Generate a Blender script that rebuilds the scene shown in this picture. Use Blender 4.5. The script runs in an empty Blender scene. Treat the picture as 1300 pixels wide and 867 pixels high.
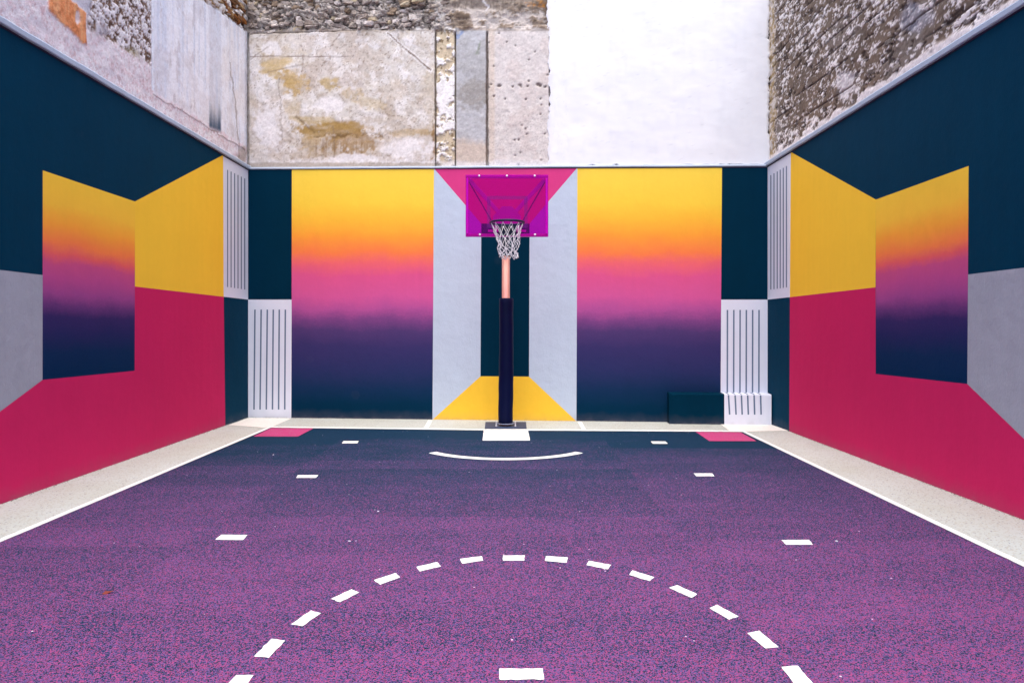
import bpy, bmesh, math, random
import numpy as np
from mathutils import Vector, Matrix
random.seed(7)
C = bpy.context.scene.collection
SC = bpy.context.scene

# ------------------------------------------------------------------ camera, sky, sun, exposure
F = 860.0; CX = 650.0; HY = 409.0; CAMH = 1.65          # focal length, centre, horizon (units of the 1300 wide picture)
cam = bpy.data.cameras.new('camera'); co = bpy.data.objects.new('camera', cam); C.objects.link(co)
co.location = (0, 0, CAMH); co.rotation_euler = (math.radians(90), 0, 0)
cam.sensor_width = 36; cam.lens = F/1300*36; cam.shift_y = -(433.5-HY)/1300
cam.clip_start = .05; cam.clip_end = 600
SC.camera = co
SUN_EL = math.radians(73)
w = bpy.data.worlds.new('World'); SC.world = w; w.use_nodes = True
nt = w.node_tree; bg = nt.nodes['Background']
sky = nt.nodes.new('ShaderNodeTexSky'); sky.sky_type = 'NISHITA'; sky.sun_disc = False
sky.sun_elevation = SUN_EL; sky.sun_rotation = math.radians(180)
sky.air_density = .8; sky.dust_density = 4.0; sky.ozone_density = .6
nt.links.new(sky.outputs[0], bg.inputs[0]); bg.inputs[1].default_value = .15
sd = bpy.data.lights.new('sun', 'SUN'); so = bpy.data.objects.new('sun', sd); C.objects.link(so)
sd.energy = .5; sd.angle = math.radians(70); sd.color = (1, .98, .92)
sdir = Vector((0, -math.cos(SUN_EL), math.sin(SUN_EL)))
so.rotation_euler = sdir.to_track_quat('Z', 'Y').to_euler(); so.location = (0, -8, 14)
vs = SC.view_settings; vs.view_transform = 'Standard'; vs.look = 'None'; vs.exposure = 1.42; vs.gamma = 1

# ------------------------------------------------------------------ helpers
def lin(r, g, b):
    f = lambda c: (c/255/12.92) if c/255 <= .04045 else ((c/255+.055)/1.055)**2.4
    return (f(r), f(g), f(b), 1)
def tag(o, label=None, cat=None, group=None, kind=None):
    if label: o['label'] = label
    if cat: o['category'] = cat
    if group: o['group'] = group
    if kind: o['kind'] = kind
    return o
def empty(name, loc, label, cat, group=None):
    o = bpy.data.objects.new(name, None); C.objects.link(o); o.location = loc
    o.empty_display_size = .2
    return tag(o, label, cat, group)
def obj(name, verts, faces, m, parent=None, smooth=False, uvs=None):
    me = bpy.data.meshes.new(name); me.from_pydata([tuple(v) for v in verts], [], faces); me.update()
    if m: me.materials.append(m)
    if smooth: me.polygons.foreach_set('use_smooth', [True]*len(me.polygons))
    if uvs is not None:
        ul = me.uv_layers.new(name='uv')
        li = np.empty(len(me.loops), dtype=np.int32); me.loops.foreach_get('vertex_index', li)
        ul.data.foreach_set('uv', np.asarray(uvs, dtype=np.float32)[li].ravel())
    return link(name, me, parent)
def link(name, me, parent=None):
    o = bpy.data.objects.new(name, me); C.objects.link(o)
    if parent is not None:
        o.parent = parent
        o.matrix_parent_inverse = Matrix.Translation(wloc(parent)).inverted()
    return o
def wloc(o):
    v = Vector(o.location)
    if o.parent is not None and o.type == 'MESH' and o.location.length == 0: return Vector((0,0,0))
    return v
class MB:
    def __init__(s): s.v = []; s.f = []
    def add(s, vs_, fs_):
        k = len(s.v); s.v += [tuple(v) for v in vs_]; s.f += [tuple(i+k for i in f) for f in fs_]
    def box(s, c, d, rot=None, ch=0):
        bm = bmesh.new(); bmesh.ops.create_cube(bm, size=1)
        for v in bm.verts: v.co = Vector((v.co.x*d[0], v.co.y*d[1], v.co.z*d[2]))
        if ch: bmesh.ops.bevel(bm, geom=bm.edges[:], offset=ch, segments=2, affect='EDGES', profile=.5)
        R = rot or Matrix.Identity(3)
        bm.verts.index_update()
        s.add([R @ v.co + Vector(c) for v in bm.verts], [[v.index for v in f.verts] for f in bm.faces]); bm.free()
    def bar(s, a, b, w_, h_):
        a = Vector(a); b = Vector(b); d = b-a
        R = d.to_track_quat('X', 'Z').to_matrix()
        s.box((a+b)/2, (d.length, w_, h_), R, min(w_, h_)*.12)
    def tube(s, pts, r, n=10, closed=False, cap=True):
        pts = [Vector(p) for p in pts]; m = len(pts)
        rr = r if isinstance(r, (list, tuple)) else [r]*m
        up = None; rings = []
        for i, p in enumerate(pts):
            if closed: t = pts[(i+1) % m]-pts[i-1]
            else: t = pts[min(i+1, m-1)]-pts[max(i-1, 0)]
            t.normalize()
            if up is None:
                up = Vector((0, 0, 1)) if abs(t.z) < .9 else Vector((0, 1, 0))
            x = up.cross(t); x.normalize(); y = t.cross(x); up = y
            rings.append([p + x*math.cos(2*math.pi*k/n)*rr[i] + y*math.sin(2*math.pi*k/n)*rr[i] for k in range(n)])
        V = [v for rg in rings for v in rg]; Fc = []
        for i in range(m if closed else m-1):
            j = (i+1) % m
            for k in range(n):
                Fc.append((i*n+k, i*n+(k+1) % n, j*n+(k+1) % n, j*n+k))
        if cap and not closed:
            Fc.append(tuple(range(n))[::-1]); Fc.append(tuple((m-1)*n+k for k in range(n)))
        s.add(V, Fc)
    def sphere(s, c, r, sc=(1, 1, 1)):
        bm = bmesh.new(); bmesh.ops.create_uvsphere(bm, u_segments=12, v_segments=8, radius=r)
        bm.verts.index_update()
        s.add([Vector((v.co.x*sc[0], v.co.y*sc[1], v.co.z*sc[2]))+Vector(c) for v in bm.verts], [[v.index for v in f.verts] for f in bm.faces]); bm.free()
    def build(s, name, m, parent=None, smooth=False): return obj(name, s.v, s.f, m, parent, smooth)

# ------------------------------------------------------------------ materials
def newmat(name):
    m = bpy.data.materials.new(name); m.use_nodes = True
    n = m.node_tree; b = n.nodes['Principled BSDF']
    return m, n, b
def nd(n, typ, **kw):
    x = n.nodes.new(typ)
    for k, v in kw.items():
        if k.startswith('i_'):
            x.inputs[int(k[2:]) if k[2:].isdigit() else k[2:].replace('_', ' ')].default_value = v
        else: setattr(x, k, v)
    return x
def ramp(n, stops, interp='LINEAR'):
    r = n.nodes.new('ShaderNodeValToRGB'); cr = r.color_ramp; cr.interpolation = interp
    cr.elements[0].position = stops[0][0]; cr.elements[0].color = stops[0][1]
    cr.elements[1].position = stops[-1][0]; cr.elements[1].color = stops[-1][1]
    for p, c in stops[1:-1]:
        e = cr.elements.new(p); e.color = c
    return r
def mixc(n, fac, a, b, typ='MIX'):
    m = n.nodes.new('ShaderNodeMix'); m.data_type = 'RGBA'; m.blend_type = typ
    def put(s, v):
        if hasattr(v, 'links'): n.links.new(v, s)
        elif v is not None: s.default_value = v
    put(m.inputs[0], fac); put(m.inputs[6], a); put(m.inputs[7], b)
    return m.outputs[2]
def mth(n, op, a, b=None, c=None):
    m = n.nodes.new('ShaderNodeMath'); m.operation = op
    for i, v in enumerate((a, b, c)):
        if v is None: continue
        if hasattr(v, 'links'): n.links.new(v, m.inputs[i])
        else: m.inputs[i].default_value = v
    return m.outputs[0]
def coords(n, scale=(1, 1, 1)):
    g = n.nodes.new('ShaderNodeNewGeometry'); mp = nd(n, 'ShaderNodeMapping'); mp.inputs[3].default_value = scale
    n.links.new(g.outputs[0], mp.inputs[0]); return mp.outputs[0]
def noise(n, vec, scale, detail=3, rough=.5):
    x = nd(n, 'ShaderNodeTexNoise'); x.inputs['Scale'].default_value = scale
    x.inputs['Detail'].default_value = detail; x.inputs['Roughness'].default_value = rough
    n.links.new(vec, x.inputs['Vector']); return x.outputs[0]
def wallfinish(n, b, col, var=.07, stipple=.25, rough=.62):
    v = coords(n); vs_ = coords(n, (9, 9, .9))
    a = noise(n, v, 1.3, 4); st = noise(n, vs_, 1.0, 4, .6); fine = noise(n, v, 260, 2, .6)
    mott = noise(n, v, 14, 5, .65)
    k = mth(n, 'ADD', mth(n, 'ADD', mth(n, 'MULTIPLY', a, var*1.6), mth(n, 'MULTIPLY', st, var*1.4)), mth(n, 'MULTIPLY', mott, var*1.2))
    k = mth(n, 'ADD', k, 1-var*2.1)
    cv = n.nodes.new('ShaderNodeVectorMath'); cv.operation = 'SCALE'
    if hasattr(col, 'links'): n.links.new(col, cv.inputs[0])
    else: cv.inputs[0].default_value = col[:3]
    n.links.new(k, cv.inputs['Scale'])
    # faint scuffs, paler
    sc = noise(n, coords(n, (3, 3, 5)), 6, 6, .75)
    scf = ramp(n, [(.72, (0, 0, 0, 1)), (.80, (.03, .03, .03, 1))]); n.links.new(sc, scf.inputs[0])
    out = mixc(n, scf.outputs[0], cv.outputs[0], (.45, .45, .5, 1))
    g = nd(n, 'ShaderNodeNewGeometry'); sp = nd(n, 'ShaderNodeSeparateXYZ'); n.links.new(g.outputs[0], sp.inputs[0])
    hgt = mth(n, 'ADD', sp.outputs[2], mth(n, 'MULTIPLY', mth(n, 'SUBTRACT', noise(n, v, 7, 5, .7), .5), .22))
    gr = ramp(n, [(0, (.5,)*3+(1,)), (.035, (.22,)*3+(1,)), (.16, (0, 0, 0, 1))]); n.links.new(hgt, gr.inputs[0])
    out = mixc(n, mth(n, 'MULTIPLY', gr.outputs[0], noise(n, v, 28, 4, .7)), out, lin(126, 118, 124))
    vb = nd(n, 'ShaderNodeTexVoronoi', feature='F1'); vb.inputs['Scale'].default_value = 1.5; n.links.new(g.outputs[0], vb.inputs['Vector'])
    cb_ = nd(n, 'ShaderNodeSeparateColor'); n.links.new(vb.outputs['Color'], cb_.inputs[0])
    bm_ = mth(n, 'MULTIPLY', mth(n, 'GREATER_THAN', cb_.outputs[0], .62), mth(n, 'LESS_THAN', mth(n, 'ADD', vb.outputs['Distance'], mth(n, 'MULTIPLY', noise(n, v, 40, 4, .7), .12)), .17))
    out = mixc(n, mth(n, 'MULTIPLY', mth(n, 'MULTIPLY', bm_, noise(n, v, 90, 3, .8)), .03), out, lin(150, 140, 150))
    n.links.new(out, b.inputs['Base Color'])
    b.inputs['Roughness'].default_value = rough; b.inputs['Specular IOR Level'].default_value = .03
    bp = nd(n, 'ShaderNodeBump', i_Strength=stipple, i_Distance=.0035)
    big = noise(n, v, 5, 3)
    h = mth(n, 'ADD', fine, mth(n, 'MULTIPLY', big, 6)); h = mth(n, 'ADD', h, mth(n, 'MULTIPLY', noise(n, coords(n, (60, 60, 25)), 1, 3), 1.4))
    n.links.new(h, bp.inputs['Height']); n.links.new(bp.outputs[0], b.inputs['Normal'])
def paint(name, rgb, **kw):
    m, n, b = newmat(name); wallfinish(n, b, lin(*rgb), **kw); return m
def gradient(name, stops, amp=.05):
    m, n, b = newmat(name)
    uv = nd(n, 'ShaderNodeUVMap'); sp = nd(n, 'ShaderNodeSeparateXYZ'); n.links.new(uv.outputs[0], sp.inputs[0])
    v = coords(n, (1, 1, 1.5))
    d = mth(n, 'SUBTRACT', noise(n, v, 1.7, 5, .6), .5)
    d2 = mth(n, 'SUBTRACT', noise(n, v, 30, 4, .7), .5)
    t = mth(n, 'ADD', sp.outputs[1], mth(n, 'MULTIPLY', d, amp*2)); t = mth(n, 'ADD', t, mth(n, 'MULTIPLY', d2, .03))
    r = ramp(n, [(p, lin(*c)) for p, c in stops]); n.links.new(t, r.inputs[0])
    wallfinish(n, b, r.outputs[0], var=.05)
    return m
NAVY = (2, 40, 70); YEL = (246, 200, 66); PINK = (196, 36, 96)
M = {}
M['navy'] = paint('navy_paint', (0, 42, 63), var=.13)
M['navy_side'] = paint('navy_paint_side', (0, 52, 76), var=.15)
M['yellow'] = paint('yellow_paint', (252, 202, 62), var=.05)
M['pink'] = paint('crimson_paint', (204, 40, 96), var=.07)
M['hotpink'] = paint('hot_pink_paint', (214, 66, 132), var=.05)
M['lav'] = paint('lavender_paint', (192, 206, 222), var=.06, stipple=.5)
M['grey'] = paint('grey_paint', (162, 165, 176), var=.10, stipple=.7)
M['white'] = paint('white_wall_paint', (226, 230, 242), var=.03)
M['stripe'] = paint('slate_stripe_paint', (104, 122, 148), var=.08)
M['capping'] = paint('coping_grey', (172, 184, 200), var=.12)
M['shade_strip'] = paint('shade_strip_dark', (52, 46, 70), var=.12)  # dark colour for the shadow line under the coping
M['render'] = paint('masonry_core', (120, 118, 122), var=.15)
gb = [(0, (250, 214, 80)), (.14, (250, 208, 70)), (.20, (250, 190, 62)), (.27, (250, 160, 60)), (.335, (247, 128, 74)), (.375, (236, 104, 112)),
      (.43, (220, 88, 140)), (.51, (210, 90, 152)), (.56, (178, 84, 150)), (.60, (124, 70, 130)), (.645, (82, 60, 112)), (.71, (58, 52, 102)),
      (.80, (44, 50, 96)), (.88, (20, 47, 82)), (.94, (4, 44, 70)), (1, (2, 42, 66))]
M['grad'] = gradient('sunset_fade_paint', gb, amp=.028)
gs = [(0, (250, 202, 66)), (.14, (252, 196, 66)), (.24, (252, 164, 62)), (.33, (250, 132, 74)), (.385, (232, 98, 98)), (.43, (200, 82, 130)),
      (.50, (186, 78, 138)), (.58, (158, 74, 138)), (.64, (108, 60, 118)), (.70, (56, 44, 96)), (.78, (40, 42, 90)), (.87, (16, 44, 82)), (1, (6, 42, 78))]
M['grad_side'] = gradient('sunset_fade_paint_side', gs, amp=.04)

def simple(name, rgb, rough=.5, metal=0, var=.0, scale=8, bump=0, bscale=60, spec=.5, coat=0):
    m, n, b = newmat(name)
    b.inputs['Roughness'].default_value = rough; b.inputs['Metallic'].default_value = metal
    b.inputs['Specular IOR Level'].default_value = spec; b.inputs['Coat Weight'].default_value = coat
    c = lin(*rgb)
    if var:
        a = noise(n, coords(n), scale, 5, .6)
        r = ramp(n, [(.3, tuple(x*(1-var) for x in c[:3])+(1,)), (.7, tuple(min(1, x*(1+var)) for x in c[:3])+(1,))])
        n.links.new(a, r.inputs[0]); n.links.new(r.outputs[0], b.inputs['Base Color'])
    else: b.inputs['Base Color'].default_value = c
    if bump:
        bp = nd(n, 'ShaderNodeBump', i_Strength=bump, i_Distance=.004)
        n.links.new(noise(n, coords(n), bscale, 3), bp.inputs['Height']); n.links.new(bp.outputs[0], b.inputs['Normal'])
    return m
M['mark'] = simple('road_marking_white', (234, 238, 234), .6, var=.05, scale=40, bump=.6, bscale=150)
M['corner'] = simple('cream_floor_paint', (236, 232, 222), .7, var=.08, scale=30, bump=.8, bscale=120)
M['bounce_ground'] = simple('pale_bounce_ground', (176, 174, 170), .9, var=.3, scale=60, bump=1, bscale=120)  # unseen ground outside the court, made pale to bounce light

def court_mat():
    m, n, b = newmat('speckled_rubber')
    g = nd(n, 'ShaderNodeNewGeometry'); sp = nd(n, 'ShaderNodeSeparateXYZ'); n.links.new(g.outputs[0], sp.inputs[0])
    X, Y = sp.outputs[0], sp.outputs[1]
    # the colour of the granules laid changes strip by strip across the court
    wob = mth(n, 'MULTIPLY', mth(n, 'SUBTRACT', noise(n, coords(n), .35, 2), .5), .5)
    yy = mth(n, 'ADD', Y, wob)
    lay = mth(n, 'FLOOR', mth(n, 'DIVIDE', mth(n, 'ADD', X, 20.9), 3.7))
    yb = mth(n, 'ADD', Y, mth(n, 'MULTIPLY', lay, .17)); yb = mth(n, 'ADD', yb, mth(n, 'MULTIPLY', wob, .25))
    band = mth(n, 'FLOOR', mth(n, 'DIVIDE', yb, .47))
    wn = nd(n, 'ShaderNodeTexWhiteNoise', noise_dimensions='2D')
    cb = nd(n, 'ShaderNodeCombineXYZ'); n.links.new(band, cb.inputs[0]); n.links.new(lay, cb.inputs[1]); n.links.new(cb.outputs[0], wn.inputs[0])
    bj = mth(n, 'MULTIPLY', mth(n, 'SUBTRACT', wn.outputs[0], .5), .17)
    t = mth(n, 'DIVIDE', yy, 11.0)
    # share of dark granules along the court
    pr = ramp(n, [(.0, (.27,)*3+(1,)), (.28, (.33,)*3+(1,)), (.45, (.46,)*3+(1,)), (.61, (.66,)*3+(1,)), (.68, (.76,)*3+(1,)), (.76, (.87,)*3+(1,)), (.84, (.97,)*3+(1,)), (.90, (1.08,)*3+(1,))])
    n.links.new(t, pr.inputs[0])
    patch = mth(n, 'MULTIPLY', mth(n, 'SUBTRACT', noise(n, coords(n, (1, 2.2, 1)), 1.6, 4, .6), .5), .34)
    pd = mth(n, 'ADD', mth(n, 'ADD', pr.outputs[0], bj), patch)
    vo = nd(n, 'ShaderNodeTexVoronoi', feature='F1'); vo.inputs['Scale'].default_value = 185; n.links.new(g.outputs[0], vo.inputs['Vector'])
    cs = nd(n, 'ShaderNodeSeparateColor'); n.links.new(vo.outputs['Color'], cs.inputs[0])
    isd = mth(n, 'LESS_THAN', cs.outputs[0], pd)
    # pink or mauve for the others
    pp = ramp(n, [(.0, (.46,)*3+(1,)), (.3, (.54,)*3+(1,)), (.5, (.62,)*3+(1,)), (.7, (.78,)*3+(1,)), (.9, (.9,)*3+(1,))]); n.links.new(t, pp.inputs[0])
    ism = mth(n, 'LESS_THAN', cs.outputs[1], pp.outputs[0])
    light = mixc(n, ism, lin(150, 68, 118), lin(98, 75, 127))
    darks = mixc(n, mth(n, 'LESS_THAN', cs.outputs[2], .35), lin(6, 46, 68), lin(26, 48, 80))
    col = mixc(n, isd, light, darks)
    v2 = nd(n, 'ShaderNodeTexVoronoi', feature='F1'); v2.inputs['Scale'].default_value = 34; n.links.new(g.outputs[0], v2.inputs['Vector'])
    c2 = nd(n, 'ShaderNodeSeparateColor'); n.links.new(v2.outputs['Color'], c2.inputs[0])
    fl = mth(n, 'MULTIPLY', mth(n, 'GREATER_THAN', c2.outputs[0], .997), mth(n, 'LESS_THAN', v2.outputs['Distance'], .2))
    col = mixc(n, fl, col, lin(226, 206, 226))
    n.links.new(col, b.inputs['Base Color'])
    b.inputs['Roughness'].default_value = .85; b.inputs['Specular IOR Level'].default_value = .12
    bp = nd(n, 'ShaderNodeBump', i_Strength=.8, i_Distance=.004); n.links.new(vo.outputs['Distance'], bp.inputs['Height']); bp.invert = True
    n.links.new(bp.outputs[0], b.inputs['Normal'])
    return m
M['court'] = court_mat()
def aggregate(name, base, alt, seed):
    m, n, b = newmat(name)
    g = nd(n, 'ShaderNodeNewGeometry')
    vo = nd(n, 'ShaderNodeTexVoronoi', feature='F1'); vo.inputs['Scale'].default_value = 95; n.links.new(g.outputs[0], vo.inputs['Vector'])
    cs = nd(n, 'ShaderNodeSeparateColor'); n.links.new(vo.outputs['Color'], cs.inputs[0])
    r = ramp(n, [(0, lin(*base)), (.80, lin(*base)), (.84, lin(*alt)), (.965, lin(*alt)), (.972, lin(140, 142, 148)), (1, lin(118, 122, 132))]); n.links.new(cs.outputs[0], r.inputs[0])
    big = ramp(n, [(.3, (.90, .88, .82, 1)), (.7, (1, 1, 1.0, 1))]); n.links.new(noise(n, coords(n), 1.1, 6, .65), big.inputs[0])
    n.links.new(mixc(n, 1.0, r.outputs[0], big.outputs[0], 'MULTIPLY'), b.inputs['Base Color'])
    b.inputs['Roughness'].default_value = .8
    bp = nd(n, 'ShaderNodeBump', i_Strength=.8, i_Distance=.003); n.links.new(vo.outputs['Distance'], bp.inputs['Height']); n.links.new(bp.outputs[0], b.inputs['Normal'])
    return m
M['strip'] = aggregate('pale_resin_gravel', (188, 196, 192), (176, 176, 164), 1)
M['pinkfloor'] = aggregate('pink_rubber', (182, 62, 120), (168, 60, 116), 2)
M['pinkfloor'].node_tree.nodes['Principled BSDF'].inputs['Specular IOR Level'].default_value = .3

def vcol_mat(name, bump=.9, fine=150, gain=1.0, dist=.01, lo=.76):
    m, n, b = newmat(name)
    at = nd(n, 'ShaderNodeAttribute', attribute_name='tint')
    v = coords(n)
    f1 = noise(n, v, 34, 6, .7); k = ramp(n, [(.25, (lo+.02, lo, lo-.02, 1)), (.5, (1, 1, 1, 1)), (.75, (1.12,)*3+(1,) if lo < .9 else (1,)*4)]); n.links.new(f1, k.inputs[0])
    n.links.new(mixc(n, 1.0, at.outputs['Color'], k.outputs[0], 'MULTIPLY'), b.inputs['Base Color'])
    b.inputs['Roughness'].default_value = .9; b.inputs['Specular IOR Level'].default_value = .2
    bp = nd(n, 'ShaderNodeBump', i_Strength=bump, i_Distance=dist)
    h = mth(n, 'ADD', noise(n, v, fine, 3, .6), mth(n, 'MULTIPLY', noise(n, v, 22, 6, .7), 2.0))
    n.links.new(h, bp.inputs['Height']); n.links.new(bp.outputs[0], b.inputs['Normal'])
    return m
M['rubble_flat'] = vcol_mat('flat_rubble', .3, fine=220, dist=.006, lo=.7)
M['plaster'] = vcol_mat('weathered_plaster', .4, lo=.86)
M['rough'] = vcol_mat('rough_rubble', .8, dist=.012)
def stone_mat(name, cols):
    m, n, b = newmat(name)
    oi = nd(n, 'ShaderNodeObjectInfo')
    r = ramp(n, [(i/(len(cols)), lin(*c)) for i, c in enumerate(cols)], 'CONSTANT'); n.links.new(oi.outputs['Random'], r.inputs[0])
    v = coords(n); f1 = noise(n, v, 25, 6, .7); k = ramp(n, [(.3, (.45, .42, .40, 1)), (.5, (1, 1, 1, 1)), (.75, (1.25, 1.25, 1.25, 1))]); n.links.new(f1, k.inputs[0])
    n.links.new(mixc(n, 1.0, r.outputs[0], k.outputs[0], 'MULTIPLY'), b.inputs['Base Color'])
    b.inputs['Roughness'].default_value = .92; b.inputs['Specular IOR Level'].default_value = .15
    bp = nd(n, 'ShaderNodeBump', i_Strength=1, i_Distance=.015); n.links.new(noise(n, v, 40, 5, .7), bp.inputs['Height']); n.links.new(bp.outputs[0], b.inputs['Normal'])
    return m
M['stone'] = stone_mat('rubble_stone', [(160, 148, 138), (162, 150, 142), (204, 194, 188), (150, 136, 126), (196, 180, 152), (170, 158, 150), (206, 196, 188), (140, 122, 104), (170, 158, 146)])
M['stone_brown'] = stone_mat('corner_stone', [(150, 96, 50), (214, 205, 200), (176, 140, 96), (120, 84, 56), (226, 220, 216), (190, 160, 120), (140, 100, 70)])

# ------------------------------------------------------------------ from picture lines to the real planes of the place
def ground(px, py, z=0.0):
    Y = (CAMH-z)*F/(py-HY); return Vector(((px-CX)/F*Y, Y, z))
BL = ground(315, 529.8); BR = ground(974.5, 537.0); L0 = ground(0, 640); R0 = ground(1300, 660)
class Plane:
    """upright plane; u runs along it from O, n points into the court"""
    def __init__(s, O, P, inward, off=0.0):
        s.d = (P-O); s.d.z = 0; s.d.normalize()
        s.n = Vector((-s.d.y, s.d.x, 0))
        if s.n.dot(inward) < 0: s.n = -s.n
        s.O = Vector((O.x, O.y, 0)) + s.n*off
    def at(s, px, py):
        r = Vector(((px-CX)/F, 1, (HY-py)/F)); c = Vector((0, 0, CAMH))
        k = (s.O-c).dot(s.n)/r.dot(s.n); p = c + r*k
        return ((p-s.O).dot(s.d), p.z)
    def w(s, u, z, off=0.0): return s.O + s.d*u + s.n*off + Vector((0, 0, z))
    def pix(s, U, Z):      # arrays -> picture coordinates (for laying the stains where they are on the wall)
        X = s.O.x + s.d.x*U; Y = s.O.y + s.d.y*U
        return CX + F*X/Y, HY - F*(Z-CAMH)/Y
PB = Plane(BL, BR, Vector((0, -1, 0)))
PL = Plane(BL, L0, Vector((1, 0, 0)))         # u grows towards the camera
PR = Plane(BR, R0, Vector((-1, 0, 0)))
UEND_L = 13.2; UEND_R = 12.6

# ------------------------------------------------------------------ ground, court, markings
def sheet(name, pts, z, m, parent=None, kind=None, wob=0.0, step=.05):
    P = []
    for i, p in enumerate(pts):
        q = pts[(i+1) % len(pts)]; P.append(Vector((p.x, p.y, z)))
        if wob:
            L = (q-p).length; k = min(600, int(L/step))
            nrm = Vector((-(q-p).y, (q-p).x, 0)).normalized() if L else Vector()
            for j in range(1, k):
                c = p.lerp(q, j/k); c = Vector((c.x, c.y, z)) + nrm*random.gauss(0, wob)
                P.append(c)
    o = obj(name, P, [tuple(range(len(P)))], m, parent)
    if o.data.polygons[0].normal.z < 0: o.data.flip_normals()
    return tag(o, kind=kind)
sheet('ground', [Vector((-150, -150, 0)), Vector((150, -150, 0)), Vector((150, 150, 0)), Vector((-150, 150, 0))], -.012, M['bounce_ground'], kind='structure')
strip = sheet('border_strip', [PL.w(19.2, 0), PR.w(18.4, 0), BR, BL], 0.0, M['strip'], kind='structure')
cl0 = ground(0, 689.2); cl1 = ground(344, 543.2); cr0 = ground(1300, 720.5); cr1 = ground(943, 548.8)
def ext(a, b, Y):   # on line a-b at depth Y
    return a + (b-a)*((Y-a.y)/(b.y-a.y))
cm = ground(613, 546.6)
court = sheet('court_surface', [ext(cl0, cl1, -7), ext(cr0, cr1, -7), cr1, cm, cl1], .004, M['court'], kind='structure')
Z2 = .008
def seg(a, b, wd, side):      # line of width wd lying on one side of a-b
    d = (b-a).normalized(); n_ = Vector((-d.y, d.x, 0))*side
    return [a, b, b+n_*wd, a+n_*wd]
sheet('side_line', seg(ext(cl0, cl1, -7), cl1, .062, 1), Z2, M['mark'], court, wob=.0015)
sheet('side_line', seg(ext(cr0, cr1, -7), cr1, .062, -1), Z2, M['mark'], court, wob=.0015)
a, b, c = cl1+Vector((-.06, 0, 0)), ground(613.5, 546.6), cr1+Vector((.06, 0, 0))
d0 = ground(670.5, 546.9)
sheet('base_line', [a+Vector((0, .004, 0)), b, b+Vector((0, .12, 0)), a+Vector((0, .12, 0))], Z2+.0005, M['mark'], court, wob=.0015)
sheet('base_line', [d0, c+Vector((0, .004, 0)), c+Vector((0, .12, 0)), d0+Vector((0, .12, 0))], Z2+.0005, M['mark'], court, wob=.0015)
def gq(name, quad, m, z=Z2, parent=court, wob=.002):
    return sheet(name, [ground(*p) for p in quad], z, m, parent, wob=wob, step=.025)
gq('white_square', [(614.2, 545.2), (670, 545.2), (673, 559.7), (612.6, 559.7)], M['mark'])
gq('pink_patch', [(344.5, 543.8), (398, 544.2), (378.3, 554.6), (321.5, 554.6)], M['pinkfloor'])
gq('pink_patch', [(883, 548.6), (940, 549.2), (960.5, 560.5), (900.5, 560.5)], M['pinkfloor'])
gq('corner_paint', [(316.5, 530.4), (370, 531.1), (347, 541.4), (336, 543.0), (290, 539.7)], M['corner'], parent=strip, z=.004)
gq('corner_paint', [(912.5, 537.0), (974.5, 537.4), (1001, 546.9), (946, 548.0), (926, 546.8)], M['corner'], parent=strip, z=.004)
gq('border_stripe', [(543.5, 533.7), (549, 533.8), (543, 545.3), (537, 545.2)], M['mark'], parent=strip, z=.004)
gq('border_stripe', [(733, 535.3), (738.5, 535.4), (744.5, 546.5), (739.5, 546.4)], M['mark'], parent=strip, z=.004)
for q in ([(436, 560.4), (455.5, 560.4), (453.4, 563.3), (434, 563.3)], [(378.2, 603.8), (404.2, 603.8), (401.2, 607.3), (376, 607.3)],
          [(280.8, 679.7), (314.2, 680), (308.5, 686.4), (273.4, 686)], [(826, 560.8), (844.5, 560.8), (847.8, 563.8), (829, 563.8)],
          [(880.4, 601.5), (904.2, 601.5), (907.2, 605.2), (884, 605.2)], [(991.5, 686.4), (1027, 686.2), (1032.3, 692.3), (998, 692.4)]):
    gq('lane_mark', q, M['mark'])
for q in ([(420, 761.5), (446.2, 749.2), (456, 753.2), (431.7, 765.5)], [(474.8, 737.5), (502.5, 728.3), (508, 733.8), (482.5, 743.4)],
          [(528.6, 720.6), (554.8, 714.5), (560, 720), (532.9, 726.5)], [(584, 710.5), (611.7, 707), (613.5, 712.6), (587, 716.6)],
          [(638.5, 706.2), (666.2, 705.8), (665.8, 712.6), (638.8, 712.6)], [(692.9, 706.8), (720.9, 708.6), (719.4, 715.4), (691.7, 712.9)],
          [(747.7, 712.9), (776, 718.2), (771.4, 723.7), (744.6, 718.5)], [(803, 725), (830.8, 733.8), (825, 738.8), (798.8, 730.8)],
          [(859.6, 743.8), (885, 755.4), (878, 760), (849.2, 747.3)], [(910.4, 768.8), (937.7, 783.8), (925.8, 788), (900.8, 773)],
          [(964.2, 802), (988.5, 823), (972, 824.6), (948.5, 805)], [(1012.7, 846.5), (1041, 880), (1016, 880), (992, 848)],
          [(394.8, 776), (407.5, 779.6), (383.7, 796.3), (369.2, 793.8)], [(344.6, 812.3), (362, 814.5), (341.5, 836.3), (322.5, 834.8)],
          [(300, 858.5), (322, 858.5), (306, 880), (279, 880)]):
    gq('circle_dash', q, M['mark'])
gq('free_throw_mark', [(633.8, 850.2), (689.2, 850.2), (690.8, 864.2), (634.4, 864.6)], M['mark'])
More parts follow.
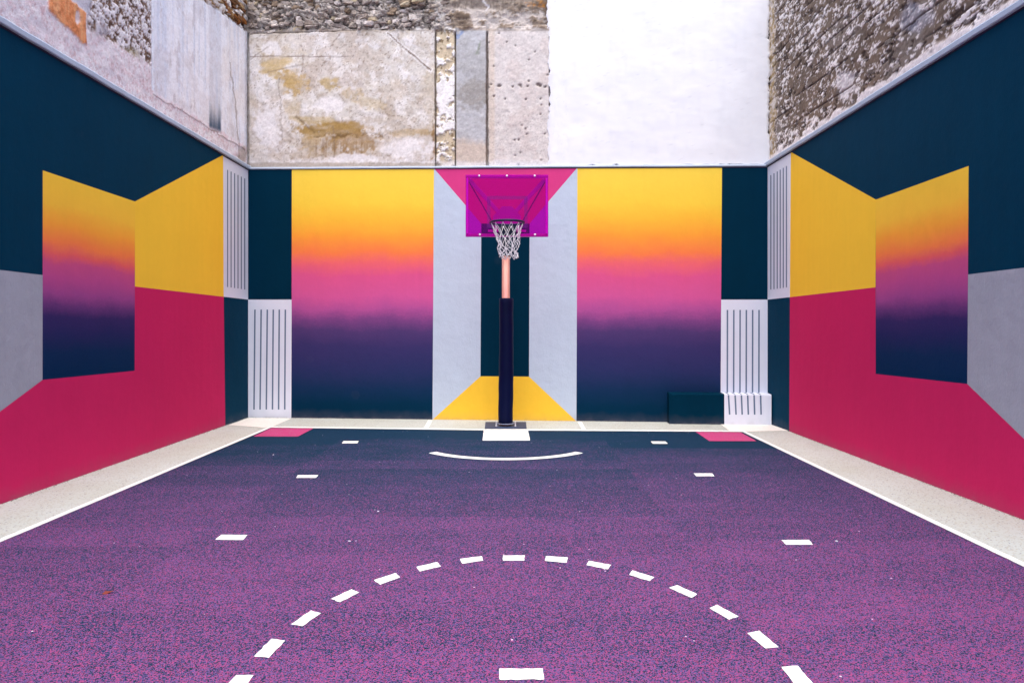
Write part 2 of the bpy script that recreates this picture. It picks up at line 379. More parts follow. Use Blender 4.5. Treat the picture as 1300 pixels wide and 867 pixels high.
# arc under the basket: circle through three points of the ground
A, B, D = ground(549.5, 574.8), ground(641, 583.2), ground(735, 574.8)
def circ(a, b, c):
    ax, ay, bx, by, cx, cy = a.x, a.y, b.x, b.y, c.x, c.y
    d = 2*(ax*(by-cy)+bx*(cy-ay)+cx*(ay-by))
    ux = ((ax*ax+ay*ay)*(by-cy)+(bx*bx+by*by)*(cy-ay)+(cx*cx+cy*cy)*(ay-by))/d
    uy = ((ax*ax+ay*ay)*(cx-bx)+(bx*bx+by*by)*(ax-cx)+(cx*cx+cy*cy)*(bx-ax))/d
    return Vector((ux, uy, 0)), math.hypot(ax-ux, ay-uy)
oc, R = circ(A, B, D)
a0 = math.atan2(A.y-oc.y, A.x-oc.x); a1 = math.atan2(D.y-oc.y, D.x-oc.x)
if a0 > 0: a0 -= 2*math.pi
ins, outs = [], []
for i in range(49):
    t = a0+(a1-a0)*i/48; cs_, sn_ = math.cos(t), math.sin(t)
    ins.append(oc+Vector((cs_, sn_, 0))*(R-.055)); outs.append(oc+Vector((cs_, sn_, 0))*(R+.065))
V = [Vector((p.x, p.y, Z2)) for p in ins+outs]
arc = obj('goal_arc', V, [(i, i+1, 50+i, 49+i) for i in range(48)], M['mark'], court)
if arc.data.polygons[0].normal.z < 0: arc.data.flip_normals()

# ------------------------------------------------------------------ painted walls
def lineat(p, q, u):    # (u,z) line through p,q at u
    return (u, p[1]+(q[1]-p[1])*(u-p[0])/(q[0]-p[0]))
def panel(name, P, pts, m, parent, label=None, off=0.0):
    o = obj(name, [P.w(u, z, off) for u, z in pts], [tuple(range(len(pts)))], m, parent)
    if o.data.polygons[0].normal.dot(P.n) < 0: o.data.flip_normals()
    if label: o['label'] = label
    return o
def gradpanel(name, P, quad, m, parent, label=None, n=16):
    (a, b, c, d) = quad   # top-left, top-right, bottom-right, bottom-left
    V = []; U = []; Fc = []
    for j in range(n+1):
        t = j/n
        for i in range(n+1):
            s = i/n
            pt = ((a[0]*(1-s)+b[0]*s)*(1-t)+(d[0]*(1-s)+c[0]*s)*t, (a[1]*(1-s)+b[1]*s)*(1-t)+(d[1]*(1-s)+c[1]*s)*t)
            V.append(P.w(*pt)); U.append((s, t))
    for j in range(n):
        for i in range(n): k = j*(n+1)+i; Fc.append((k, k+1, k+n+2, k+n+1))
    o = obj(name, V, Fc, m, parent, uvs=U)
    if o.data.polygons[0].normal.dot(P.n) < 0: o.data.flip_normals()
    if label: o['label'] = label
    return o
def slab(name, P, u0, u1, z0, z1, near, far, m, parent, z0b=None, z1b=None):
    z0b = z0 if z0b is None else z0b; z1b = z1 if z1b is None else z1b
    V = [P.w(u0, z0, near), P.w(u1, z0b, near), P.w(u1, z1b, near), P.w(u0, z1, near), P.w(u0, z0, far), P.w(u1, z0b, far), P.w(u1, z1b, far), P.w(u0, z1, far)]
    return obj(name, V, [(0, 1, 2, 3), (7, 6, 5, 4), (0, 4, 5, 1), (1, 5, 6, 2), (2, 6, 7, 3), (3, 7, 4, 0)], m, parent)
def stripe(P, x0, y0, x1, y1, wpx, parent, off=.003):
    a = P.at(x0, y0); b = P.at(x0+wpx, y0); c = P.at(x1+wpx, y1); d = P.at(x1, y1)
    return panel('stripe', P, [a, b, c, d], M['stripe'], parent, off=off)

WB = empty('painted_wall', (0, BL.y, 0), 'back wall with two sunset fades, a yellow trapezoid and a hot pink triangle behind the hoop', 'wall')
WL = empty('painted_wall', (BL.x, 8, 0), 'left side wall painted navy, crimson, yellow and grey with one slanted sunset fade', 'wall')
WR = empty('painted_wall', (BR.x, 8, 0), 'right side wall painted navy, yellow, crimson and grey with one slanted sunset fade', 'wall')
b = PB.at
UB = (BR-BL).length
tL, tR = PB.at(315, 215.5), PB.at(974, 211.6); tL = (0, tL[1]); tR = (UB, tR[1])
top = lambda x: lineat(tL, tR, b(x, 300)[0])
botpts = [b(315, 529.8), b(974.5, 537)]
bot = lambda x: (b(x, 534)[0], -.004)
mid = lambda x: (b(x, 380)[0], b(x, 380.4)[1])
panel('navy_panel', PB, [tL, top(370.5), mid(370.3), (0, mid(316)[1])], M['navy'], WB)
panel('white_panel', PB, [(0, mid(316)[1]), mid(370.3), bot(369.8), (0, -.004)], M['white'], WB)
gradpanel('fade_panel', PB, [top(370.5), top(551), bot(549), bot(369.8)], M['grad'], WB)
n1, n2, n3, n4 = b(611, 284), b(672.3, 284), b(671.6, 478), b(610, 477.6)
panel('hot_pink_triangle', PB, [top(551), top(733), n2, n1], M['hotpink'], WB)
panel('lavender_panel', PB, [top(551), n1, n4, bot(549)], M['lav'], WB)
panel('navy_panel', PB, [n1, n2, n3, n4], M['navy'], WB)
panel('lavender_panel', PB, [top(733), bot(731.8), n3, n2], M['lav'], WB)
panel('yellow_trapezoid', PB, [n4, n3, bot(731.8), bot(549)], M['yellow'], WB)
gradpanel('fade_panel', PB, [top(733), top(916.6), bot(914.6), bot(731.8)], M['grad'], WB)
panel('navy_panel', PB, [top(916.6), tR, (UB, mid(974)[1]), mid(915.4)], M['navy'], WB)
panel('white_panel', PB, [mid(915.4), (UB, mid(974)[1]), (UB, -.004), bot(914.6)], M['white'], WB)
slab('masonry', PB, -.3, UB+.3, -.2, tL[1], -.004, -.30, M['render'], WB, z1b=tR[1])
for xt, xb in zip((323.0, 330.9, 338.7, 346.3, 353.9, 361.6), (321.8, 329.5, 337.4, 345.2, 353.0, 360.8)):
    stripe(PB, xt-.2, 393, xb-.2, 519.8, 1.9, WB)
for x in (922.9, 931.0, 939.0, 946.9, 954.9, 963.0):
    stripe(PB, x-.4, 393.5, x-.6, 499, 1.9, WB)

# left wall
l = PL.at
def rp(P, pts): return [P.at(*p) if not isinstance(p, list) else tuple(p) for p in pts]
tl0 = (0, tL[1]); tl1 = l(0, 32); tlE = lineat(tl0, tl1, UEND_L)
t283 = lineat(tl0, tl1, l(283.3, 198)[0])
wl_b = l(284, 376.8); wl_c = (0, mid(316)[1]); y171t = l(171.3, 256); y171b = l(171.3, 363.8); g54t = l(54.3, 216.5); g54b = l(54, 482.2); g171b = l(171, 470.6)
b286 = (l(286, 539)[0], -.004)
grl = l(54.2, 349.3); grl0 = l(0, 342.8); grE = lineat(grl, grl0, UEND_L)
pk0 = l(0, 522.5); ug = g54b[0]+(pk0[0]-g54b[0])*(g54b[1]+.004)/(g54b[1]-pk0[1]); pkG = (ug, -.004)
panel('white_panel', PL, [tl0, t283, wl_b, wl_c], M['white'], WL)
panel('navy_panel', PL, [wl_c, wl_b, b286, (0, -.004)], M['navy_side'], WL)
panel('yellow_panel', PL, [t283, y171t, y171b, wl_b], M['yellow'], WL)
gradpanel('fade_panel', PL, [g54t, y171t, g171b, g54b], M['grad_side'], WL)
panel('crimson_panel', PL, [wl_b, y171b, g171b, g54b, pkG, b286], M['pink'], WL)
panel('grey_panel', PL, [grl, grE, (UEND_L, -.004), pkG, g54b], M['grey'], WL)
panel('navy_panel', PL, [t283, tlE, grE, grl, g54t, y171t], M['navy_side'], WL)
slab('masonry', PL, .0, UEND_L, -.2, tl0[1], -.004, -.30, M['render'], WL, z1b=tlE[1])
for i, x in enumerate((288.6, 293.0, 297.5, 301.8, 306.0, 310.3)):
    stripe(PL, x-.5, 216+i*2.15, x-.5, 364.4+i*.65, 1.25, WL)
# right wall
r = PR.at
tr0 = (0, tR[1]); tr1 = r(1300, 9); trE = lineat(tr0, tr1, UEND_R)
t1004 = lineat(tr0, tr1, r(1004, 194)[0])
wr_b = r(1002.8, 377.3); wr_c = (0, mid(974)[1]); y1111t = r(1112, 253.6); y1111b = r(1111.5, 364.8); g1229t = r(1229.7, 211); g1229b = r(1228, 487.4); g1111b = r(1111.7, 474.6)
b1002 = (r(1002, 546)[0], -.004)
grr = r(1229, 348.5); grr1 = r(1300, 340); grRE = lineat(grr, grr1, UEND_R)
pk1 = r(1300, 557); ug = g1229b[0]+(pk1[0]-g1229b[0])*(g1229b[1]+.004)/(g1229b[1]-pk1[1]); pkR = (ug, -.004)
panel('white_panel', PR, [tr0, t1004, wr_b, wr_c], M['white'], WR)
panel('navy_panel', PR, [wr_c, wr_b, b1002, (0, -.004)], M['navy_side'], WR)
panel('yellow_panel', PR, [t1004, y1111t, y1111b, wr_b], M['yellow'], WR)
gradpanel('fade_panel', PR, [g1229t, y1111t, g1111b, g1229b], M['grad_side'], WR)
panel('crimson_panel', PR, [wr_b, y1111b, g1111b, g1229b, pkR, b1002], M['pink'], WR)
panel('grey_panel', PR, [grr, grRE, (UEND_R, -.004), pkR, g1229b], M['grey'], WR)
panel('navy_panel', PR, [t1004, trE, grRE, grr, g1229t, y1111t], M['navy_side'], WR)
slab('masonry', PR, .0, UEND_R, -.2, tr0[1], -.004, -.30, M['render'], WR, z1b=trE[1])
for i, x in enumerate((978.8, 982.8, 986.9, 990.7, 994.6, 998.6)):
    stripe(PR, x-.6, 222.6-i*2.3, x-.6, 367.7-i*.55, 1.25, WR)
# coping, and a dark strip standing for the shadow and gap under it
def coping(P, u0, u1, z0, z1, parent, out, hh=.072):
    slab('coping', P, u0, u1, z0, z0+hh, out, -.30, M['capping'], parent, z0b=z1, z1b=z1+hh) if False else None
    V = []
    N = max(2, int((u1-u0)/.25))
    for i in range(N+1):
        u = u0+(u1-u0)*i/N; z = z0+(z1-z0)*i/N; e = out+random.gauss(0, .0012); zz = random.gauss(0, .0015)
        V += [P.w(u, z+zz, -.29), P.w(u, z+zz, e-.006), P.w(u, z+.008+zz, e), P.w(u, z+hh-.02+zz, e), P.w(u, z+hh+zz, e-.02), P.w(u, z+hh+.02, -.29)]
    Fc = [(i*6+k, i*6+(k+1) % 6, (i+1)*6+(k+1) % 6, (i+1)*6+k) for i in range(N) for k in range(6)]
    Fc += [tuple(range(5, -1, -1)), tuple(N*6+k for k in range(6))]
    o = obj('coping', V, Fc, M['capping'], parent)
    bm = bmesh.new(); bm.from_mesh(o.data); bmesh.ops.recalc_face_normals(bm, faces=bm.faces); bm.to_mesh(o.data); bm.free()
    slab('shade_strip', P, u0, u1, z0-(.006 if P is PB else .018), z0+.001, .007, -.003, M['shade_strip'], parent, z0b=z1-.018, z1b=z1+.001)
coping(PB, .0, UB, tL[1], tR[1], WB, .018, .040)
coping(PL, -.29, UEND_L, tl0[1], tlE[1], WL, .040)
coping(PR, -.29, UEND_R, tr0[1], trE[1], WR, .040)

# low ledge at the foot of the back wall, right
led = empty('low_ledge', tuple(PB.w(b(912, 530)[0], 0)), 'low ledge at the back wall foot, navy with a white striped right end', 'ledge')
u0, um, u1 = b(847, 530)[0], b(915.6, 530)[0], UB
PF = Plane(PB.w(0, 0, .215), PB.w(5, 0, .215), Vector((0, -1, 0)))
zt = .49
def ledge(ua, ub, m, name):
    V = []; N = 14; rr = .016
    prof = [(.215, 0), (.215, zt-rr), (.211, zt-rr*.3), (.215-rr, zt), (.0045, zt+.006), (.0045, 0)]
    for i in range(N+1):
        u = ua+(ub-ua)*i/N
        jx, jz = random.gauss(0, .001), random.gauss(0, .0012)
        V += [PB.w(u, max(z, 0)+(jz if z > 0 else -.004), off+(jx if off > .1 else 0)) for off, z in prof]
    k = len(prof)
    Fc = [(i*k+j, i*k+(j+1) % k, (i+1)*k+(j+1) % k, (i+1)*k+j) for i in range(N) for j in range(k)] + [tuple(range(k))[::-1], tuple(N*k+j for j in range(k))]
    o = obj(name, V, Fc, m, led)
    bm = bmesh.new(); bm.from_mesh(o.data); bmesh.ops.recalc_face_normals(bm, faces=bm.faces); bm.to_mesh(o.data); bm.free()
ledge(u0, um, M['navy'], 'navy_block'); ledge(um, u1-.002, M['white'], 'white_block')
for xa, xb in zip((924.6, 933.0, 941.0, 948.9, 957.1, 965.3), (926.0, 934.2, 942.0, 949.8, 957.8, 966.0)):
    a = PF.at(xa-.8, 500.5); a2 = PF.at(xa+1.2, 500.5); c = PF.at(xb+1.2, 526.2); d = PF.at(xb-.8, 526.2)
    us, ue = a[0], a2[0]
    V = [PB.w(d[0], d[1], .218), PB.w(c[0], c[1], .218), PB.w(ue, zt-.017, .218), PB.w(us, zt-.017, .218),
         PB.w(us, zt+.003, .198), PB.w(ue, zt+.003, .198), PB.w(ue, zt+.008, .004), PB.w(us, zt+.008, .004)]
    obj('stripe', V, [(0, 1, 2, 3), (3, 2, 5, 4), (4, 5, 6, 7)], M['stripe'], led)

# ------------------------------------------------------------------ numpy noise
def hsh(ix, iy, seed):
    h = (ix.astype(np.int64)*374761393 + iy.astype(np.int64)*668265263 + seed*1442695041) & 0xffffffff
    h = ((h ^ (h >> 13))*1274126177) & 0xffffffff
    h = ((h ^ (h >> 16))*2246822519) & 0xffffffff
    return ((h ^ (h >> 15)) & 0xffffff)/float(0xffffff)
def vn(x, y, seed=0):
    ix = np.floor(x); iy = np.floor(y); fx = x-ix; fy = y-iy
    fx = fx*fx*(3-2*fx); fy = fy*fy*(3-2*fy); ix = ix.astype(np.int64); iy = iy.astype(np.int64)
    return (hsh(ix, iy, seed)*(1-fx)+hsh(ix+1, iy, seed)*fx)*(1-fy)+(hsh(ix, iy+1, seed)*(1-fx)+hsh(ix+1, iy+1, seed)*fx)*fy
def fbm(x, y, seed=0, o=5, g=.55):
    s = 0; a = 1; t = 0
    for k in range(o):
        s = s+vn(x*2**k+17.3*k, y*2**k+5.1*k, seed+k)*a; t += a; a *= g
    return s/t
def worley(x, y, seed=0):
    ix = np.floor(x).astype(np.int64); iy = np.floor(y).astype(np.int64)
    f1 = np.full(x.shape, 9.); f2 = np.full(x.shape, 9.); idv = np.zeros(x.shape)
    for dx in (-1, 0, 1):
        for dy in (-1, 0, 1):
            cx, cy = ix+dx, iy+dy
            px = cx+.15+.7*hsh(cx, cy, seed); py = cy+.15+.7*hsh(cx, cy, seed+9)
            d = np.hypot(x-px, y-py); idc = hsh(cx, cy, seed+21)
            closer = d < f1
            f2 = np.where(closer, f1, np.minimum(f2, d)); idv = np.where(closer, idc, idv); f1 = np.where(closer, d, f1)
    return f1, f2, idv
sm = lambda a, b_, x: (lambda t: t*t*(3-2*t))(np.clip((x-a)/(b_-a), 0, 1))
def L3(r_, g_, b_): return np.array(lin(r_, g_, b_)[:3])
def over(col, mask, c):
    mask = np.clip(mask, 0, 1)[..., None]; return col*(1-mask)+np.asarray(c)*mask
def box_mask(x, y, x0, x1, y0, y1, s=3.0): return sm(x0-s, x0+s, x)*(1-sm(x1-s, x1+s, x))*sm(y0-s, y0+s, y)*(1-sm(y1-s, y1+s, y))
def blob(x, y, cx, cy, rx, ry, n_=None, k=.5):
    d = np.hypot((x-cx)/rx, (y-cy)/ry)
    if n_ is not None: d = d + (n_-.5)*k*2
    return 1-sm(.55, 1.1, d)
def segd(x, y, x0, y0, x1, y1):
    dx, dy = x1-x0, y1-y0; t = np.clip(((x-x0)*dx+(y-y0)*dy)/(dx*dx+dy*dy), 0, 1)
    return np.hypot(x-x0-t*dx, y-y0-t*dy)

def wallgrid(name, P, us, zs, fn, m, parent, off=0.0, ragged=0.0, skirt=True, label=None):
    """displaced wall skin: fn(U, Z, px, py) -> (displacement, colour)"""
    U, Z = np.meshgrid(np.asarray(us), np.asarray(zs))
    if ragged:
        u0_, u1_, z0_, z1_ = U.min(), U.max(), Z.min(), Z.max(); fo = max(.05, ragged*3.2)
        e = np.exp(-(U-u0_)/fo)-np.exp(-(u1_-U)/fo)
        e2 = np.exp(-(Z-z0_)/fo)-np.exp(-(z1_-Z)/fo)
        n_a = (fbm(Z*6, U*2, 77, 6, .68)-.42)*2.2; n_b = (fbm(U*6, Z*2, 78, 6, .68)-.42)*2.2
        U = U + e*ragged*n_a; Z = Z + e2*ragged*n_b
    px, py = P.pix(U, Z)
    D, col = fn(U, Z, px, py)
    D = D+off
    if skirt:
        back = -.03
        Dm = D.copy(); Dm[0, :] = back; Dm[-1, :] = back; Dm[:, 0] = back; Dm[:, -1] = back
        U2, Z2_ = U.copy(), Z.copy()
        U2[:, 0] = U2[:, 1]; U2[:, -1] = U2[:, -2]; Z2_[0, :] = Z2_[1, :]; Z2_[-1, :] = Z2_[-2, :]
        U2[0, :] = U2[1, :]; U2[-1, :] = U2[-2, :]; Z2_[:, 0] = Z2_[:, 1]; Z2_[:, -1] = Z2_[:, -2]
        U, Z, D = U2, Z2_, Dm
    pts = np.stack([P.O.x+P.d.x*U+P.n.x*D, P.O.y+P.d.y*U+P.n.y*D, Z], -1).reshape(-1, 3)
    h_, w_ = U.shape
    k = (np.arange(h_-1)[:, None]*w_+np.arange(w_-1)[None, :]).ravel()
    q = np.stack([k, k+1, k+w_+1, k+w_], -1)
    c = (P.d.x*P.n.y-P.d.y*P.n.x)   # orientation
    if Vector((P.d.x, P.d.y, 0)).cross(Vector((0, 0, 1))).dot(P.n) < 0: q = q[:, ::-1]
    me = bpy.data.meshes.new(name); me.vertices.add(len(pts)); me.vertices.foreach_set('co', pts.astype(np.float32).ravel())
    me.loops.add(q.size); me.loops.foreach_set('vertex_index', q.astype(np.int32).ravel())
    me.polygons.add(len(q)); me.polygons.foreach_set('loop_start', np.arange(0, q.size, 4, dtype=np.int32))
    me.update(calc_edges=True); me.validate()
    at = me.color_attributes.new('tint', 'FLOAT_COLOR', 'POINT')
    cc = np.concatenate([np.clip(col.reshape(-1, 3), 0, 1), np.ones((len(pts), 1))], 1)
    at.data.foreach_set('color', cc.astype(np.float32).ravel())
    me.polygons.foreach_set('use_smooth', np.ones(len(me.polygons), dtype=bool))
    me.materials.append(m)
    o = link(name, me, parent)
    if label: o['label'] = label
    return o
rng = lambda a, b_, s: np.linspace(a, b_, max(3, int(round((b_-a)/s))+1))

# ------------------------------------------------------------------ old bare walls above the coping
ZT = 7.5
def stone_meshes(n_, seed):
    rs = random.Random(seed); out = []
    for i in range(n_):
        bm = bmesh.new(); bmesh.ops.create_cube(bm, size=1)
        for v in bm.verts: v.co = Vector([c_*(1+rs.uniform(-.42, .12)) for c_ in v.co])
        bmesh.ops.bevel(bm, geom=bm.edges[:], offset=.13, segments=1, affect='EDGES')
        for v in bm.verts: v.co += Vector([rs.gauss(0, .07) for _ in range(3)])
        me = bpy.data.meshes.new('stone'); bm.to_mesh(me); bm.free(); out.append(me)
    return out
STM = stone_meshes(14, 3)
for me in STM: me.materials.append(M['stone'])
STB = stone_meshes(8, 5)
for me in STB: me.materials.append(M['stone_brown'])
def place_stone(me, P, u, z, w_, h_, d_, off, parent, tilt=0, nm='stone'):
    o = bpy.data.objects.new(nm, me); C.objects.link(o)
    R_ = Matrix((P.d, P.n, Vector((0, 0, 1)))).transposed()
    R_ = R_ @ Matrix.Rotation(tilt, 3, 'Y')
    S = Matrix.Diagonal((w_, d_, h_))
    p = P.w(u, z, off) - Vector(parent.location)
    o.matrix_basis = Matrix.Translation(p) @ (R_ @ S).to_4x4()
    o.parent = parent
    return o
def shear_scale_ok(): return True

# --- back, above the coping
UBk = Plane(PB.w(0, 0, -.04), PB.w(5, 0, -.04), Vector((0, -1, 0)))
WBU = empty('bare_wall', (0, BL.y+.05, tL[1]), 'old bare wall above the back mural, ochre stained concrete, rubble band and white render', 'wall')
slab('wall_core', UBk, -.5, UB+.5, tL[1]-.02, ZT, -.16, -.5, M['render'], WBU)
def back_paint(U, Z, px, py):
    n1_ = fbm(U*1.7, Z*1.7, 1); n2_ = fbm(U*5, Z*5, 2); n3_ = fbm(U*16, Z*16, 3); n4_ = fbm(U*3, Z*14, 4); nv = fbm(U*22, Z*1.6, 5)
    x = px+(n2_-.5)*30; y = py+(n3_-.5)*9+(n1_-.5)*10
    one = np.ones_like(U)
    col = one[..., None]*L3(214, 208, 200)
    col = over(col, sm(.45, .75, n1_)*.7, L3(204, 192, 184))
    col = over(col, sm(.55, .7, n2_)*.6, L3(228, 224, 224))
    col = over(col, sm(.58, .75, fbm(U*3.3, Z*3.3, 44))*.55, L3(196, 184, 168))
    D = (n2_-.5)*.018+(n3_-.5)*.008
    # concrete patch with ochre stains
    c = 1-sm(550, 556, px)
    bl = fbm(U*2.6, Z*2.6, 91, 6, .62); col = over(col, c*sm(.47, .62, bl)*.5, L3(186, 172, 158)); col = over(col, c*sm(.52, .64, fbm(U*4.5, Z*4.5, 92, 6, .65))*.6, L3(236, 232, 230))
    col = over(col, c*sm(.56, .66, fbm(U*9, Z*9, 93, 5, .7))*.35, L3(164, 144, 118)); col = over(col, c*(1-sm(0, 22, 208-py+(n2_-.5)*14))*.4, L3(206, 196, 190))
    sp_ = sm(.68, .72, fbm(U*34, Z*34, 94, 3, .7)); col = over(col, sp_*.6, L3(128, 108, 92))
    for (cx, cy, rx, ry, s, rgb) in ((352, 84, 24, 14, .75, (196, 170, 118)), (372, 104, 18, 18, .8, (190, 160, 104)), (352, 66, 30, 9, .35, (206, 190, 160)), (420, 106, 14, 9, .7, (186, 162, 112)), (447, 120, 12, 8, .55, (190, 168, 128)),
                                 (470, 130, 20, 9, .5, (196, 176, 136)), (372, 140, 12, 18, .45, (196, 176, 140)), (395, 152, 36, 7, .65, (186, 162, 112)), (322, 140, 10, 60, .3, (206, 188, 160)), (500, 110, 12, 18, .35, (206, 190, 170)),
                                 (545, 120, 10, 70, .35, (196, 180, 150)), (400, 198, 60, 5, .4, (170, 150, 120)), (425, 165, 52, 13, .95, (166, 136, 82)), (447, 180, 40, 18, .85, (158, 128, 84)), (396, 180, 18, 16, .6, (178, 152, 108)),
                                 (520, 168, 34, 6, .6, (182, 156, 112)), (549, 180, 5, 26, .8, (142, 108, 62)), (425, 38, 100, 4, .5, (176, 162, 146))):  # the last one paints shade along the ledge edge
        col = over(col, blob(x, y, cx, cy, rx, ry, n3_, .55)*c*s*(.55+.9*n4_), L3(*rgb))
    drip = (1-sm(0, 1, np.abs(y-188)/18))*sm(395, 402, x)*(1-sm(480, 486, x))*sm(.5, .62, nv)
    col = over(col, drip*.6*c, L3(140, 108, 66))
    for (cx, cy, rx, ry) in ((515, 188, 34, 17), (440, 201, 26, 5), (340, 165, 24, 34), (468, 202, 20, 6), (415, 132, 24, 12), (345, 60, 14, 9)):
        col = over(col, blob(x, y, cx, cy, rx, ry, n3_, .5)*c*.8, L3(236, 232, 232))
    edge = segd(px, py+(n2_-.5)*6, 376, 150, 398, 168); edge = np.minimum(edge, np.abs(y-172+(n2_-.5)*12)+np.where((px > 398) & (px < 486), 0, 40))
    col = over(col, (1-sm(.4, 2.6, edge+(n3_-.4)*5))*.6*c, L3(112, 88, 58)); D = D - (1-sm(0, 3, edge+(n3_-.4)*5))*.008*c
    col = over(col, (1-sm(.2, .9, np.abs(py-72-(n1_-.5)*2)))*c*(1-sm(430, 450, px))*.75, L3(120, 100, 90))
    k = np.minimum(segd(px, py+(n3_-.5)*4, 492, 42, 512, 60), segd(px, py+(n3_-.5)*4, 512, 60, 547, 90))
    col = over(col, (1-sm(.5, 1.4, k))*.85*c, L3(110, 88, 70)); col = over(col, (1-sm(.3, 1.1, np.abs(k-1.8)))*.7*c, L3(244, 240, 238))
    for (ax, ay, bx, by) in ((385, 70, 383, 92), (340, 60, 318, 76), (423, 160, 424, 200), (505, 42, 510, 66), (433, 42, 420, 58), (354, 100, 358, 175), (385, 82, 340, 92)):
        kk = segd(px+(n3_-.5)*5, py, ax, ay, bx, by); col = over(col, (1-sm(.3, 1.3, kk))*.5*c, L3(130, 112, 98))
    # flaky strip
    s = sm(551.5, 553.5, px)*(1-sm(577, 579, px))
    fl = sm(.40, .50, fbm(U*10, Z*9, 8, 6, .65)-.12*(n2_-.5)+.10*np.sin(py*.045+2.2))
    col = over(col, s, L3(204, 188, 160)); col = over(col, s*fl, L3(238, 235, 232)); D = D+s*(fl*.022-.012)
    col = over(col, s*sm(.62, .7, n3_)*(1-fl)*.8, L3(112, 90, 60))
    # grey slab
    g = sm(577, 579, px)*(1-sm(617, 619, px))
    col = over(col, g, L3(188, 188, 190)); col = over(col, g*sm(.45, .65, n2_)*.6, L3(168, 166, 164))
    col = over(col, g*blob(x, y, 600, 122, 26, 24, n3_, .6)*.7, L3(150, 144, 136)); col = over(col, g*sm(172, 186, y)*.8, L3(208, 190, 172))
    col = over(col, g*blob(x, y, 610, 60, 4, 10, n3_, .5)*.7, L3(132, 140, 120)); col = over(col, g*blob(x, y, 581, 46, 3, 10, n3_, .5)*.7, L3(130, 152, 190))
    col = over(col, (1-sm(.5, 1.8, np.abs(px-618-(n3_-.5)*3)))*.6*sm(38, 44, py), L3(120, 86, 60)); D = D-(1-sm(.5, 2, np.abs(px-618)))*.015
    col = over(col, (1-sm(.4, 1.5, np.abs(px-553-(n3_-.5)*3)))*.7*sm(38, 44, py), L3(130, 106, 76)); col = over(col, (1-sm(.4, 1.2, np.abs(px-578-(n3_-.5)*3)))*.7*sm(38, 44, py), L3(132, 112, 90))
    # pinkish beige panel with pits
    q = sm(619, 621, px)
    col = over(col, q*.75, L3(218, 211, 207)); col = over(col, q*sm(.52, .66, n2_)*.5, L3(208, 194, 186)); col = over(col, q*(1-sm(2, 6, np.abs(px-624)))*.4, L3(206, 184, 156))
    pit = np.zeros_like(U)
    for i, cx in enumerate((623, 634, 651, 660, 670, 683, 686, 692)):
        pit = np.maximum(pit, blob(px, py, cx, 109+((i*37) % 5-2)*.8, 2.6, 2.0, n3_, .7))
    wf1, wf2, wid = worley(U*9, Z*9, 31)
    pit = np.maximum(pit, q*(wid > .90)*(1-sm(.08, .2, wf1)))
    dots = q*sm(140, 146, py)*(1-sm(196, 200, py)); wf1, wf2, wid = worley(U*24, Z*24, 32)
    col = over(col, dots*(wid > .45)*(1-sm(.15, .33, wf1))*.45, L3(150, 136, 136))
    col = over(col, pit*.8, L3(92, 76, 66)); D = D-pit*.02
    col = over(col, (1-sm(204, 207.5, py+(n2_-.5)*6))*0+sm(202, 207, py+(n2_-.5)*8)*.6, L3(232, 229, 230))
    col = over(col, sm(205.5, 208, py+(n3_-.5)*4)*(px < 560)*.6, L3(150, 132, 110))
    # above the ledge line: rubble and smeared render
    up = 1-sm(35, 39, py+(n2_-.5)*10)
    ru = up*(1-sm(548, 568, px+(n1_-.5)*30))
    wf1, wf2, wid = worley(U*7.5+n2_*2, Z*13+n3_*2, 12); m1x = fbm(U*6, Z*9, 19, 5, .65)
    rc = L3(168, 158, 150)[None, None]*(0.55+.75*wid)[..., None]
    rc = rc*(.35+.65*sm(.02, .16, wf2-wf1))[..., None]
    col = col*(1-ru[..., None])+rc*ru[..., None]
    D = D + ru*(sm(0, .25, wf2-wf1)*.05+wid*.03-.060+(m1x-.5)*.22); col = over(col, ru*sm(.54, .62, m1x)*.8, L3(200, 190, 182)); col = over(col, ru*sm(.40, .32, m1x)*0, L3(60, 50, 44))
    sm2 = up*sm(552, 572, px+(n1_-.5)*30)
    m1 = fbm(U*4, Z*6, 14, 6, .65)
    col = over(col, sm2, L3(206, 196, 188)); col = over(col, sm2*sm(.46, .58, m1), L3(150, 134, 118)); col = over(col, sm2*sm(.6, .68, m1)*.8, L3(108, 92, 78))
    col = over(col, sm2*(1-sm(8, 16, py+(n2_-.5)*12))*.75, L3(136, 122, 108)); col = over(col, sm2*sm(.52, .6, fbm(U*30, Z*5, 15))*(1-sm(8, 18, py))*.5, L3(104, 90, 78))
    col = over(col, box_mask(x, y, 668, 691, 1, 9, 1.5)*sm(.36, .5, n2_), L3(206, 140, 62)); col = over(col, up*blob(x, py, 619, 4, 3, 12)*.8, L3(232, 228, 230))
    D = D+sm2*(m1-.55)*.12
    ledge_shade = (1-sm(.5, 2.2, np.abs(py-39-(n2_-.5)*7)))  # dark line painted as the shadow of the ledge edge
    col = over(col, ledge_shade*.45, L3(126, 108, 92))
    n5_ = fbm(U*40, Z*40, 6, 3)
    col = col*(.80+.36*n5_+.10*(fbm(U*12, Z*12, 66, 5, .7)-.5)*2)[..., None]
    return D, col
UC = UBk.at(694, 100)[0]
u313, u553, u578, u618 = 0., UBk.at(553, 100)[0], UBk.at(578, 100)[0], UBk.at(618.5, 100)[0]
zl = UBk.at(440, 38)[1]; zb = tR[1]+.012
PITCH = .017
zz1 = rng(zb, zl-.01, PITCH)
us_ = np.concatenate([rng(u313-.1, UC+.1, .03)])
